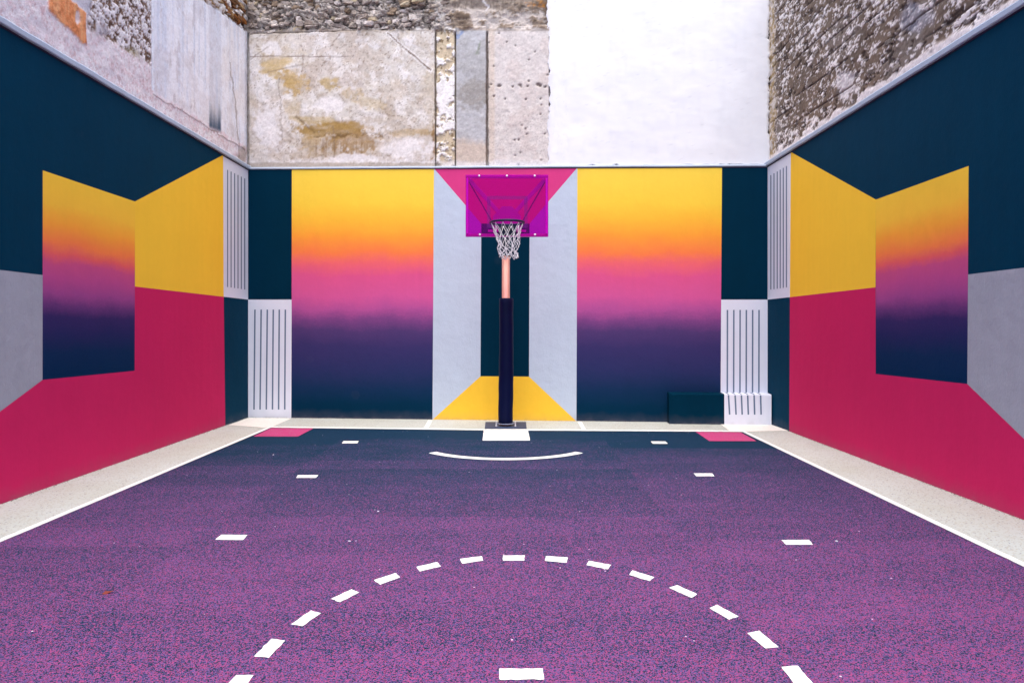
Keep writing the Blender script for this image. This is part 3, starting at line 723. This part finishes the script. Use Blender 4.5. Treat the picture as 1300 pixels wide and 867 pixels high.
wallgrid('crumbling_backing', UBk, rng(-.12, UC+.34, .02), np.concatenate([rng(zb-.02, zl-.1, .03), rng(zl-.085, 7.45, .016)[1:], rng(7.46, ZT, .02)[1:]]),
         lambda U, Z, px, py: (lambda DC: (np.where((py > 41) | (px > 691), DC[0]-.06, DC[0]), DC[1]))(back_paint(U, Z, px, py)), M['rough'], WBU, off=-.005)
wallgrid('concrete_panel', UBk, rng(-.02, u553+.002, PITCH), zz1, back_paint, M['plaster'], WBU, off=.0, ragged=.022, label='wide cream concrete panel with ochre damp stain')
wallgrid('flaking_strip', UBk, rng(u553-.002, u578+.002, .013), rng(zb, zl-.03, .013), back_paint, M['plaster'], WBU, off=-.008, ragged=.012, label='narrow strip of flaking white paint')
wallgrid('grey_slab', UBk, rng(u578-.002, u618-.001, PITCH), rng(zb, zl, PITCH), back_paint, M['plaster'], WBU, off=.004, ragged=.008, label='grey concrete slab')
wallgrid('pitted_panel', UBk, rng(u618+.002, UC+.06, PITCH), rng(zb, zl-.01, PITCH), back_paint, M['plaster'], WBU, off=.0, ragged=.022, label='pinkish panel with a row of small holes')
def white_paint(U, Z, px, py):
    n1_ = fbm(U*1.2, Z*1.2, 51); n2_ = fbm(U*6, Z*6, 52)
    col = np.ones_like(U)[..., None]*L3(236, 238, 242)
    col = over(col, sm(.4, .8, n1_)*.5, L3(229, 232, 238)); col = over(col, sm(.66, .78, n2_)*.15, L3(214, 216, 222)); col = over(col, sm(.62, .74, fbm(U*14, Z*2.2, 57, 4))*.10, L3(200, 204, 214)); col = over(col, sm(.78, .80, fbm(U*26, Z*26, 58, 3, .7))*.25, L3(190, 192, 200)); col = over(col, (1-sm(0, .12, U-UC+(n2_-.5)*.15))*.35, L3(214, 206, 206))
    return (n1_-.5)*.03+(n2_-.5)*.007, col
W = np.concatenate([rng(UC+.0, UC+.35, .013), rng(UC+.37, UB+.1, .05)])
Wz = np.concatenate([rng(zb, 7.3, .02), rng(7.34, ZT, .05)])
wr = wallgrid('white_render', UBk, W, Wz, white_paint, vcol_mat('white_render', .05, 200, dist=.002, lo=.975), WBU, off=.008, ragged=.09)
# rubble stones of the band on top
rs = random.Random(11); cnt = 0
z = zl+.03
while z < 7.36:
    h_ = rs.uniform(.05, .095); u = -.02
    while u < u553+.18:
        w__ = rs.choice((rs.uniform(.05, .10), rs.uniform(.09, .2), rs.uniform(.15, .27)))
        if rs.random() < .88 and cnt < 285 and not (z < zl+.08 and u > u553-.3):
            place_stone(rs.choice(STM), UBk, u+w__/2, z+rs.uniform(-.03, .03), w__*rs.uniform(.9, 1.15), h_*rs.uniform(.6, 1.35), rs.uniform(.05, .12), rs.uniform(-.06, .004), WBU, rs.gauss(0, .22)); cnt += 1
        u += w__+rs.uniform(0, .02)
    z += h_*.93

# --- left, above the coping
ULk = Plane(PL.w(0, 0, -.04), PL.w(5, 0, -.04), Vector((1, 0, 0)))
WLU = empty('bare_wall', (BL.x-.05, 8, tL[1]), 'old bare wall above the left mural, pale streaked render, orange patch and crumbled plaster', 'wall')
slab('wall_core', ULk, -.1, UEND_L, tL[1]-.02, ZT, -.16, -.45, M['render'], WLU)
def left_paint(U, Z, px, py):
    n1_ = fbm(U*1.5, Z*1.5, 101); n2_ = fbm(U*6, Z*6, 102); n3_ = fbm(U*18, Z*18, 103); nv = fbm(U*15, Z*.7, 104, 5, .6)
    x = px+(n2_-.5)*7; y = py+(n3_-.5)*7
    near = U > 6.6    # outside the picture
    col = np.ones_like(U)[..., None]*L3(238, 228, 232)
    col = over(col, sm(.42, .62, n2_)*.8, L3(248, 242, 244)); col = over(col, sm(.52, .62, n3_)*.45, L3(230, 200, 204)); col = over(col, sm(.60, .66, fbm(U*30, Z*30, 133, 4, .7))*.5, L3(196, 150, 152)); col = over(col, sm(.55, .75, n1_)*.35, L3(232, 208, 200))
    D = (n2_-.5)*.022+(n3_-.5)*.010
    # crumbled region
    capy = 20+px*.595
    cr = sm(109, 116, x)*(1-sm(191.5, 193, px))*sm(20, 28, (62+(px-115)*.58)-y)
    m1 = fbm(U*18, Z*24, 106, 6, .75)
    col = over(col, cr, L3(244, 238, 240)); col = over(col, cr*sm(.47, .53, m1), L3(150, 122, 104)); col = over(col, cr*sm(.55, .62, m1), L3(96, 72, 60))
    col = over(col, cr*blob(x, y, 163, 70, 16, 12, n3_, .6)*.6, L3(160, 144, 100)); col = over(col, cr*blob(x, y, 128, 42, 9, 13, n3_, .5)*.8, L3(200, 194, 202))
    D = D-cr*np.clip(m1-.42, -.03, .15)*.09
    # orange render
    oz = sm(60, 62, x)*(1-sm(108, 111, x))*(1-sm(-2, 2, y-(14+(x-62)*.95)))*sm(-2, 2, y-(x-90)*.8)
    oz = oz*(1-.8*blob(x, y, 98, 22, 3, 10, n3_, .6))
    col = over(col, oz*.95, L3(236, 148, 88)); col = over(col, oz*sm(.5, .6, nv)*.6, L3(244, 186, 134)); col = over(col, oz*sm(.58, .66, n3_)*.6, L3(196, 110, 62))
    col = over(col, sm(88, 91, x)*(1-sm(114, 118, x))*(1-sm(-2, 2, y-(x-90)*.8))*.8, L3(204, 202, 214)); D = D+oz*.012
    # streaked grey-white panel
    s = sm(192, 193, px)*(1-sm(-9, -3, y-(20+px*.596-14)))
    col = over(col, s, L3(236, 236, 242)); col = over(col, s*sm(.42, .60, nv)*.8, L3(246, 244, 246)); col = over(col, s*(1-sm(.34, .46, nv))*.6, L3(212, 216, 228)); col = over(col, s*sm(.5, .7, n2_)*.4, L3(226, 216, 214))
    col = over(col, s*sm(.5, .66, n1_)*.45, L3(240, 230, 222)); col = over(col, s*(1-sm(205, 222, px))*.35, L3(208, 218, 236))
    dk = sm(264, 266, px)*(1-sm(279, 281, px))
    col = over(col, s*dk*.22*(.4+nv), L3(150, 156, 176)); col = over(col, s*sm(.5, .64, fbm(U*2.2, Z*2.2, 141, 6, .65))*.45, L3(212, 204, 206)); col = over(col, s*sm(.60, .66, fbm(U*9, Z*4, 142, 5, .7))*.5, L3(196, 186, 186))
    col = over(col, dk*sm(126, 166, py+(nv-.5)*40)*(1-sm(164, 172, py+(280-px)*.35))*.95, L3(40, 72, 98))
    crk = np.minimum(segd(x, py, 291, 80, 298, 125), segd(x, py, 298, 125, 303, 200)); col = over(col, (1-sm(.4, 1.4, crk))*.6, L3(140, 116, 104))
    col = over(col, blob(x, y, 308, 198, 7, 14, n3_, .5)*.6, L3(150, 130, 100))
    col = over(col, blob(x, y, 98, 9, 0.1, .1), L3(200, 80, 70))
    # brown rubble near the corner, upper right
    rb = sm(0, 6, (px-262)*.75-y*1.05+6)
    m2 = fbm(U*9, Z*12, 109, 5, .65)
    col = over(col, rb, L3(236, 228, 220)); col = over(col, rb*sm(.44, .52, m2), L3(158, 112, 66)); col = over(col, rb*sm(.56, .62, m2), L3(86, 62, 46)); D = D-rb*(m2-.4)*.2
    n5_ = fbm(U*45, Z*45, 110, 3); col = col*(.90+.2*n5_)[..., None]
    return D, col
uv_ = np.concatenate([rng(-.06, 6.9, .016), rng(7.0, UEND_L, .1)])
zv_ = np.concatenate([rng(tL[1]+.01, 7.49, .018), [7.51]])
wallgrid('old_plaster', ULk, uv_, zv_, left_paint, M['rough'], WLU, skirt=False)
# streaked panel stands a little proud
ua = ULk.at(192.5, 100)[0]
def left_panel(U, Z, px, py):
    D, c_ = left_paint(U, Z, px, py)
    lim = ULk.at(192.5, 118)[1]
    yb = 20+px*.596-13+(fbm(U*6, U*3, 120)-.5)*8
    top_ = (px-262)*.75+4
    inside = (1-sm(-4, 1, py-yb))*sm(-3, 2, py-top_)
    return np.where(inside > .5, D*.5+.007, -.06), c_
wallgrid('streaked_render', ULk, rng(.015, ua, .014), rng(tL[1]+.05, 7.5, .018), left_panel, M['plaster'], WLU, label='pale render streaked with vertical lines')
rs = random.Random(21); cnt = 0
for i in range(400):
    px_ = rs.uniform(256, 314); py_ = rs.uniform(-12, 48)
    if (px_-262)*.75-py_*1.05 < 2 or cnt > 60: continue
    u, z = ULk.at(px_, py_)
    if z < 7.4 and u > .03:
        place_stone(rs.choice(STB), ULk, u, z, rs.uniform(.08, .26), rs.uniform(.04, .08), rs.uniform(.05, .09), rs.uniform(-.02, .01), WLU, rs.gauss(0, .2)); cnt += 1

# --- right, above the coping
URk = Plane(PR.w(0, 0, -.04), PR.w(5, 0, -.04), Vector((-1, 0, 0)))
WRU = empty('bare_wall', (BR.x+.05, 8, tR[1]), 'old grey brown rubble wall flecked with white mortar above the right mural', 'wall')
slab('wall_core', URk, -.1, UEND_R, tR[1]-.02, ZT, -.2, -.5, M['render'], WRU)
def right_paint(U, Z, px, py):
    n1_ = fbm(U*1.3, Z*1.3, 201); n2_ = fbm(U*5, Z*5, 202); n3_ = fbm(U*17, Z*17, 203)
    wf1, wf2, wid = worley(U*5+(n2_-.5)*1.5, Z*11+(n3_-.5)*1.4, 205)
    col = np.ones_like(U)[..., None]*L3(122, 105, 90)
    col = col*(.86+.28*wid)[..., None]
    col = over(col, sm(.45, .65, n2_)*.5, L3(98, 86, 76)); col = over(col, sm(.5, .68, n1_)*.5, L3(138, 128, 120))
    gap = 1-sm(.03, .13, wf2-wf1)
    pz = fbm(U*2.2, Z*2.6, 208, 4)
    col = over(col, gap*.35*sm(.45, .6, pz), L3(84, 72, 66))
    D = sm(0, .3, wf2-wf1)*.006+wid*.005+(n2_-.5)*.022+(n3_-.5)*.010-.015
    # mortar flecks, slanting
    fk = fbm(U*9+Z*7, Z*17-U*4, 209, 6, .74); fz = fbm(U*1.4, Z*1.4, 213, 3)
    fm = sm(.59, .615, fk+(fz-.5)*.3)
    col = over(col, fm*.9, L3(250, 242, 238)); D = D+fm*.009
    f2_ = sm(.615, .65, fbm(U*16, Z*22, 214, 5, .7)); col = over(col, f2_*.8, L3(240, 230, 224)); D = D+f2_*.005
    h2 = sm(.61, .65, fbm(U*7, Z*11, 215, 5, .7)); col = over(col, h2*.85, L3(58, 46, 42)); D = D-h2*.02
    big = blob(px+(n2_-.5)*12, py+(n3_-.5)*10, 1072, 108, 14, 18, n3_, .5); col = over(col, big*.85, L3(224, 216, 214))
    col = over(col, blob(px, py, 1160, 25, 22, 22, n2_, .7)*.45, L3(176, 178, 192))
    # long horizontal courses
    for i, zc in enumerate((4.62, 4.88, 5.02, 5.26, 5.43, 5.58, 5.79, 5.93, 6.2, 6.38, 6.6, 6.82, 7.05, 7.3, 7.6)):
        zz = zc+.02*np.sin(U*1.1+i)+(vn(U*2.5, U*0+i, 220)-.5)*.02
        on = sm(.36, .48, vn(U*.9+i*7.7, U*0+i*3.1, 221))
        k = (1-sm(.005, .018, np.abs(Z-zz)))*on
        col = over(col, k*.85, L3(62, 50, 50)); D = D-k*.02
    # ochre strip in the corner, pale fillet over the coping
    cz = (1-sm(.12, .30, U+(n2_-.5)*.3)); col = over(col, cz*.6, L3(196, 168, 118)); col = over(col, cz*sm(.5, .6, n3_)*.7, L3(226, 218, 212))
    zc = tR[1]+(trE[1]-tR[1])*U/UEND_R
    fil = 1-sm(.12, .20, Z-zc+(n2_-.5)*.22); col = over(col, fil*.85, L3(240, 230, 228)); D = D*(1-fil)+fil*(.02+(n3_-.5)*.02)
    n5_ = fbm(U*48, Z*48, 210, 3, .7); col = col*(.80+.4*n5_)[..., None]
    D = D*.6+(n5_-.5)*.004
    return D, col
uv_ = np.concatenate([rng(-.06, 7.0, .015), rng(7.1, UEND_R, .1)])
zv_ = np.concatenate([rng(tR[1]+.01, 7.49, .012), [7.51]])
wallgrid('rubble_face', URk, uv_, zv_, right_paint, M['rubble_flat'], WRU, skirt=False)
STR = stone_meshes(12, 8); mr = stone_mat('embedded_stone', [(128, 118, 110), (106, 96, 90), (150, 140, 132), (236, 226, 220), (118, 106, 98), (136, 126, 122)])
for me in STR: me.materials.append(mr)
rs = random.Random(31)
for i in range(70):
    u = .12+rs.random()**1.0*5.3; z = rs.uniform(4.42, 7.2)
    place_stone(rs.choice(STR), URk, u, z, rs.uniform(.08, .22), rs.uniform(.03, .08), rs.uniform(.02, .035), rs.uniform(-.016, -.006), WRU, rs.gauss(0, .12))

# ------------------------------------------------------------------ basketball hoop
YB = F/87.0; sB = 87.0
bx = (643.6-CX)/sB; bz1 = CAMH+(HY-222)/sB; bz0 = CAMH+(HY-300.6)/sB; bw = 105/sB/2
PYc = 10.72; pxc = (642.2-CX)/F*PYc
hoop = empty('basketball_hoop', (pxc, PYc, 0), 'basketball hoop with translucent magenta backboard, white net and navy padded pole', 'basketball hoop')
M['pad'] = simple('navy_vinyl', (2, 10, 50), .5, var=.1, scale=5, bump=.15, bscale=30, spec=.12)
M['rim'] = simple('rim_navy', (6, 24, 60), .4, spec=.25, var=.15, scale=30)
M['arm'] = simple('arm_navy', (8, 36, 66), .45, var=.1)
M['copper'] = simple('pole_copper', (222, 164, 148), .5, metal=.6, var=.04, scale=3)
M['frame'] = simple('frame_paint', (236, 160, 250), .4, var=.05)
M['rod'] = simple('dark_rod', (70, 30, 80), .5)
M['bolt'] = simple('bolt_steel', (236, 236, 240), .3, metal=.1)
M['cord'] = simple('net_cord', (226, 224, 230), .85, var=.15, scale=60, bump=.6, bscale=400)
M['base'] = simple('base_slab_paint', (44, 62, 92), .65, var=.2, scale=25, bump=.5)
M['collar'] = simple('lavender_tape', (150, 160, 186), .5)
def board_mat():
    m, n, b_ = newmat('magenta_acrylic')
    tr = nd(n, 'ShaderNodeBsdfTransparent'); tr.inputs[0].default_value = (.82, .05, .68, 1)
    b_.inputs['Base Color'].default_value = (.50, .004, .62, 1); b_.inputs['Roughness'].default_value = .12
    mx = nd(n, 'ShaderNodeMixShader'); mx.inputs[0].default_value = .10
    n.links.new(tr.outputs[0], mx.inputs[1]); n.links.new(b_.outputs[0], mx.inputs[2])
    n.links.new(mx.outputs[0], n.nodes['Material Output'].inputs['Surface'])
    return m
M['acrylic'] = board_mat()
def print_mat():
    m, n, b_ = newmat('target_box_print')
    tr = nd(n, 'ShaderNodeBsdfTransparent'); tr.inputs[0].default_value = (.72, .3, .85, 1)
    b_.inputs['Base Color'].default_value = (.35, .01, .40, 1); b_.inputs['Roughness'].default_value = .3
    mx = nd(n, 'ShaderNodeMixShader'); mx.inputs[0].default_value = .22
    n.links.new(tr.outputs[0], mx.inputs[1]); n.links.new(b_.outputs[0], mx.inputs[2])
    n.links.new(mx.outputs[0], n.nodes['Material Output'].inputs['Surface'])
    return m
# base slab, painted dark, with four bolts
q = [ground(616.4, 536.4), ground(667.8, 536.4), ground(668.6, 545.0), ground(615.4, 545.0)]
V = [Vector((p.x, p.y, 0.001)) for p in q]+[Vector((p.x, p.y, .014)) for p in q]
bs = obj('base_slab', V, [(4, 7, 6, 5), (0, 1, 5, 4), (1, 2, 6, 5), (2, 3, 7, 6), (3, 0, 4, 7)], M['base'], hoop)
bm = bmesh.new(); bm.from_mesh(bs.data); bmesh.ops.recalc_face_normals(bm, faces=bm.faces); bm.to_mesh(bs.data); bm.free()
for dx in (-.15, .15):
    for dy in (-.07, .2):
        mb = MB(); mb.tube([(pxc+dx, PYc+dy, .012), (pxc+dx, PYc+dy, .038)], .014, 6); mb.tube([(pxc+dx, PYc+dy, .038), (pxc+dx, PYc+dy, .055)], .008, 8)
        mb.build('anchor_bolt', M['bolt'], hoop)
pt = CAMH+(HY-378.5)/F*10.66
mb = MB()
for k in range(1): mb.tube([(pxc, PYc, .01), (pxc, PYc, 2.84)], .062, 28)
mb.build('pole', M['copper'], hoop, True)
# padding: foam sleeve, slightly creased, with seam
N = 40; Rr = .114; V = []; zs_ = list(np.linspace(.045, pt, 26))
prof = [(.062, .045)]+[(Rr-.012, .045)]+[(Rr, .058)]+[(Rr, z) for z in zs_[1:-1]]+[(Rr, pt-.012), (Rr-.01, pt), (.063, pt+.002)]
for j, (r_, z_) in enumerate(prof):
    for k in range(N):
        th = 2*math.pi*k/N
        e = .0035*math.sin(3*z_+th*2)+.002*math.sin(17*z_+th) if .08 < r_ else 0
        off = .010*math.sin(z_*1.3)-.008*(2.0-z_)/2
        V.append((pxc+off+(r_+e)*math.cos(th), PYc+(r_+e)*math.sin(th), z_))
Fc = [(j*N+k, j*N+(k+1) % N, (j+1)*N+(k+1) % N, (j+1)*N+k) for j in range(len(prof)-1) for k in range(N)]
pad = obj('pole_padding', V, Fc, M['pad'], hoop, True)
mb = MB(); mb.tube([(pxc+.118*math.cos(t), PYc+.118*math.sin(t), .052) for t in np.linspace(0, 2*math.pi, 33)[:-1]], .007, 6, closed=True)
mb.build('base_ring', M['collar'], hoop, True)
# arm from the pole head forward to the board
mb = MB(); pts = []
for i in range(13):
    t = i/12; pts.append((pxc*(1-t)+bx*t, PYc-(PYc-YB-.09)*(t**1.4), 2.80+.30*math.sin(t*math.pi/2)))
mb.tube(pts, .062, 20); mb.tube([(pxc, PYc, 2.70), (pxc, PYc, 2.83)], .070, 20)
mb.build('support_arm', M['arm'], hoop, True)
mb = MB(); zc = 3.10
mb.bar((bx-.28, YB+.07, 2.99), (bx+.28, YB+.07, 2.99), .03, .03)
V = []
pl_ = [(-.205, 3.0), (.205, 3.0), (.205, 3.20), (.075, 3.345), (-.075, 3.345), (-.205, 3.20)]
mp_ = MB(); mp_.add([(bx+x, YB+.05, z) for x, z in pl_]+[(bx+x, YB+.062, z) for x, z in pl_], [(0, 1, 2, 3, 4, 5), (11, 10, 9, 8, 7, 6)]+[(i, i+6, (i+1) % 6+6, (i+1) % 6) for i in range(6)])
mp_.build('mount_plate', M['frame'], hoop)
mb.build('cross_bar', M['frame'], hoop)
# frame behind the board
fw = .045; ins_ = .0
for (a, c_) in (((-bw+fw/2, bz1-fw/2), (bw-fw/2, bz1-fw/2)), ((-bw+fw/2, bz0+fw/2), (bw-fw/2, bz0+fw/2))):
    mb = MB(); mb.bar((bx+a[0]-fw/2, YB+.033, a[1]), (bx+c_[0]+fw/2, YB+.033, c_[1]), .03, fw); mb.build('frame_bar', M['frame'], hoop)
for sx in (-1, 1):
    mb = MB(); mb.bar((bx+sx*(bw-fw/2), YB+.033, bz0+fw+.001), (bx+sx*(bw-fw/2), YB+.033, bz1-fw-.001), fw, .03) ; mb.build('frame_bar', M['frame'], hoop)
    mb = MB(); mb.bar((bx+sx*(bw-.05), YB+.075, bz1-.06), (bx+sx*.03, YB+.10, 3.17), .035, .055); mb.build('diagonal_strut', M['frame'], hoop)
    mb = MB(); mb.tube([(bx+sx*(bw-.05), YB+.06, bz1-.10), (bx+sx*.12, YB+.55, 3.0)], .009, 8); mb.build('strut_shadow_rod', M['rod'], hoop)  # thin dark tube stands in for the strut's shadow
board = MB(); board.box((bx, YB+.006, (bz0+bz1)/2), (bw*2, .012, bz1-bz0), ch=.0015); board = board.build('backboard', M['acrylic'], hoop)
# target box printed on the board
x0, x1, z0, z1 = -.295+.005, .295+.005, CAMH+(HY-289.5)/sB, CAMH+(HY-249)/sB; t = .05; yp = YB-.003
ov = [(x0, z0), (x1, z0), (x1, z1), (x0, z1)]; iv = [(x0+t, z0+t), (x1-t, z0+t), (x1-t, z1-t), (x0+t, z1-t)]
o = obj('target_box', [(bx+x, yp, z) for x, z in ov+iv], [(i, (i+1) % 4, (i+1) % 4+4, i+4) for i in range(4)], print_mat(), board)
for x, z in ((-.405, bz1-.016), (0, bz1-.016), (.405, bz1-.016), (-.395, bz0+.03), (.41, bz0+.03)):
    mb = MB(); mb.sphere((bx+x, YB-.002, z), .015, (1, .5, 1)); mb.build('bolt', M['bolt'], board, True)
# rim
RR = .235; rz = 3.045; rx = bx+.006; ry = YB-.15-RR
mb = MB()
mb.tube([(rx+RR*math.cos(t), ry+RR*math.sin(t), rz) for t in np.linspace(0, 2*math.pi, 49)[:-1]], .0155, 10, closed=True)
mb.build('rim', M['rim'], hoop, True)
mb = MB(); mb.box((rx, YB-.008, rz-.055), (.26, .012, .15), ch=.002)
mb.bar((rx-.09, YB-.012, rz-.002), (rx-.09, ry+RR*.92, rz-.002), .02, .012); mb.bar((rx+.09, YB-.012, rz-.002), (rx+.09, ry+RR*.92, rz-.002), .02, .012)
mb.box((rx, YB-.085, rz-.004), (.18, .14, .008))
for sx in (-1, 1): mb.tube([(rx+sx*.11, YB-.012, rz-.11), (rx+sx*.12, ry+RR*.93, rz-.012)], .007, 8)
mb.build('rim_bracket', M['rim'], hoop)
for k in range(12):
    mb = MB(); t = 2*math.pi*(k+.5)/12; mb.tube([(rx+(RR+.002)*math.cos(t)-.006*math.sin(t)*s, ry+(RR+.002)*math.sin(t)+.006*math.cos(t)*s, rz-.010-.014*(1-s*s)) for s in (-1, -.5, 0, .5, 1)], .0028, 6)
    mb.build('net_hook', M['rim'], hoop, True)
# net of knotted cord
rs = random.Random(5)
levels = [(0, .229), (-.12, .190), (-.205, .152), (-.275, .136), (-.335, .128), (-.39, .126), (-.435, .132)]
sway = (.004, 0)
def npt(j, k):
    z, r_ = levels[j]; ang = 2*math.pi*(k+(.5 if j % 2 == 0 else 0))/12
    rr = rs_[j][k % 12]
    return Vector((rx+sway[0]*j*.6+(r_+rr[0])*math.cos(ang+rr[1]), ry+(r_+rr[0])*math.sin(ang+rr[1])*1.0, rz-.016+z+rr[2]))
rs_ = [[(0, 0, 0) if j == 0 else (rs.gauss(0, .010*min(j, 3)/2), rs.gauss(0, .07*min(j, 3)/2), rs.gauss(0, .008*j/2)) for k in range(12)] for j in range(len(levels))]
mb = MB()
for j in range(len(levels)-1):
    for k in range(12):
        a_ = npt(j, k)
        for k2 in ((k, k+1) if j % 2 == 0 else (k, k-1)):
            c_ = npt(j+1, k2); mid_ = (a_+c_)/2; 
            rad = (mid_-Vector((rx, ry, mid_.z))).normalized()
            mid_ += -rad*.006*(1 if j < 2 else -.6)+Vector((0, 0, -.004 if j < 2 else .002))
            m1_ = a_.lerp(mid_, .5)+Vector((0, 0, -.002))
            if rs.random() < .5: m1_ += Vector((rs.gauss(0, .002), rs.gauss(0, .002), 0))
            mb.tube([a_, m1_, mid_, mid_.lerp(c_, .5), c_], .0039, 6)
        if j: mb.sphere(a_, .0095)
for k in range(12):        # hanging loops at the lower hem
    a_ = npt(6, k); c_ = npt(6, k+1)
    rad = (a_-Vector((rx, ry, a_.z))).normalized(); 
    P5 = []
    for i in range(9):
        t = i/8; ang = math.pi*t
        P5.append(a_.lerp(c_, t*.75)+Vector((0, 0, -.034*math.sin(ang)-rs.uniform(0, .004)))+rad*.012*math.sin(ang))
    mb.tube(P5, .0056, 6); mb.sphere(a_, .010)
mb.build('net', M['cord'], hoop, True)

# ------------------------------------------------------------------ small things on the floor
M['leaf'] = simple('dry_leaf', (120, 44, 34), .8, var=.3, scale=60)
p = ground(137, 753.5)
lf = []
for i in range(14):
    t = 2*math.pi*i/14; r_ = .021*(1+.35*math.cos(3*t)+.12*math.sin(5*t)); lf.append((p.x+r_*1.15*math.cos(t), p.y+r_*math.sin(t), .008+.006*math.cos(2*t)+.004))
lf.append((p.x, p.y, .016))
Vb = lf+[(x, y, z-.0015) for x, y, z in lf]
tag(obj('fallen_leaf', Vb, [(i, (i+1) % 14, 14) for i in range(14)]+[((i+1) % 14+15, i+15, 29) for i in range(14)]+[(i, i+15, (i+1) % 14+15, (i+1) % 14) for i in range(14)], M['leaf'], None), 'small curled red brown dead leaf lying on the purple court at front left', 'leaf')
M['chip'] = simple('white_chip', (226, 222, 230), .8)
for (x, y, lab) in ((443.5, 688, 'pale chip on the court just above the left side of the dashed half circle'), (347, 578, 'pale chip on the court between the left lane mark and the pink patch'),
                    (480, 650, 'pale chip on the court between the two upper left lane marks and the dashed circle'), (1062, 688, 'pale chip on the court just right of the nearest right lane mark')):
    p = ground(x, y); bm = bmesh.new(); bmesh.ops.create_icosphere(bm, subdivisions=1, radius=.008)
    for v in bm.verts: v.co = Vector((v.co.x*1.4*(1+rs.uniform(-.2, .2)), v.co.y*(1+rs.uniform(-.2, .2)), v.co.z*.6))+Vector((p.x, p.y, .009))
    me = bpy.data.meshes.new('stone_chip'); bm.to_mesh(me); bm.free(); me.materials.append(M['chip'])
    tag(link('stone_chip', me), lab, 'stone chip', 'pale chips on the court')
# loose grit gathered along the foot of the walls
V = []; Fc = []; rs = random.Random(9)
def crumb(p, s):
    k = len(V); 
    for d in ((1, 0, 0), (-.5, .9, 0), (-.5, -.9, 0), (0, 0, 1)): V.append((p.x+d[0]*s*rs.uniform(.6, 1.2), p.y+d[1]*s*rs.uniform(.6, 1.2), .001+d[2]*s*rs.uniform(.6, 1.1)))
    Fc.extend([(k, k+1, k+3), (k+1, k+2, k+3), (k+2, k, k+3)])
for P, U1 in ((PL, 9.5), (PR, 9.5), (PB, UB)):
    for i in range(900 if P is not PB else 500):
        u = rs.uniform(0, U1); crumb(P.w(u, 0, abs(rs.gauss(0, .018))+.003), rs.choice((.003, .004, .005, .007)))
tag(obj('loose_grit', V, Fc, simple('grit', (120, 110, 104), .9, var=.5, scale=120)), kind='stuff')
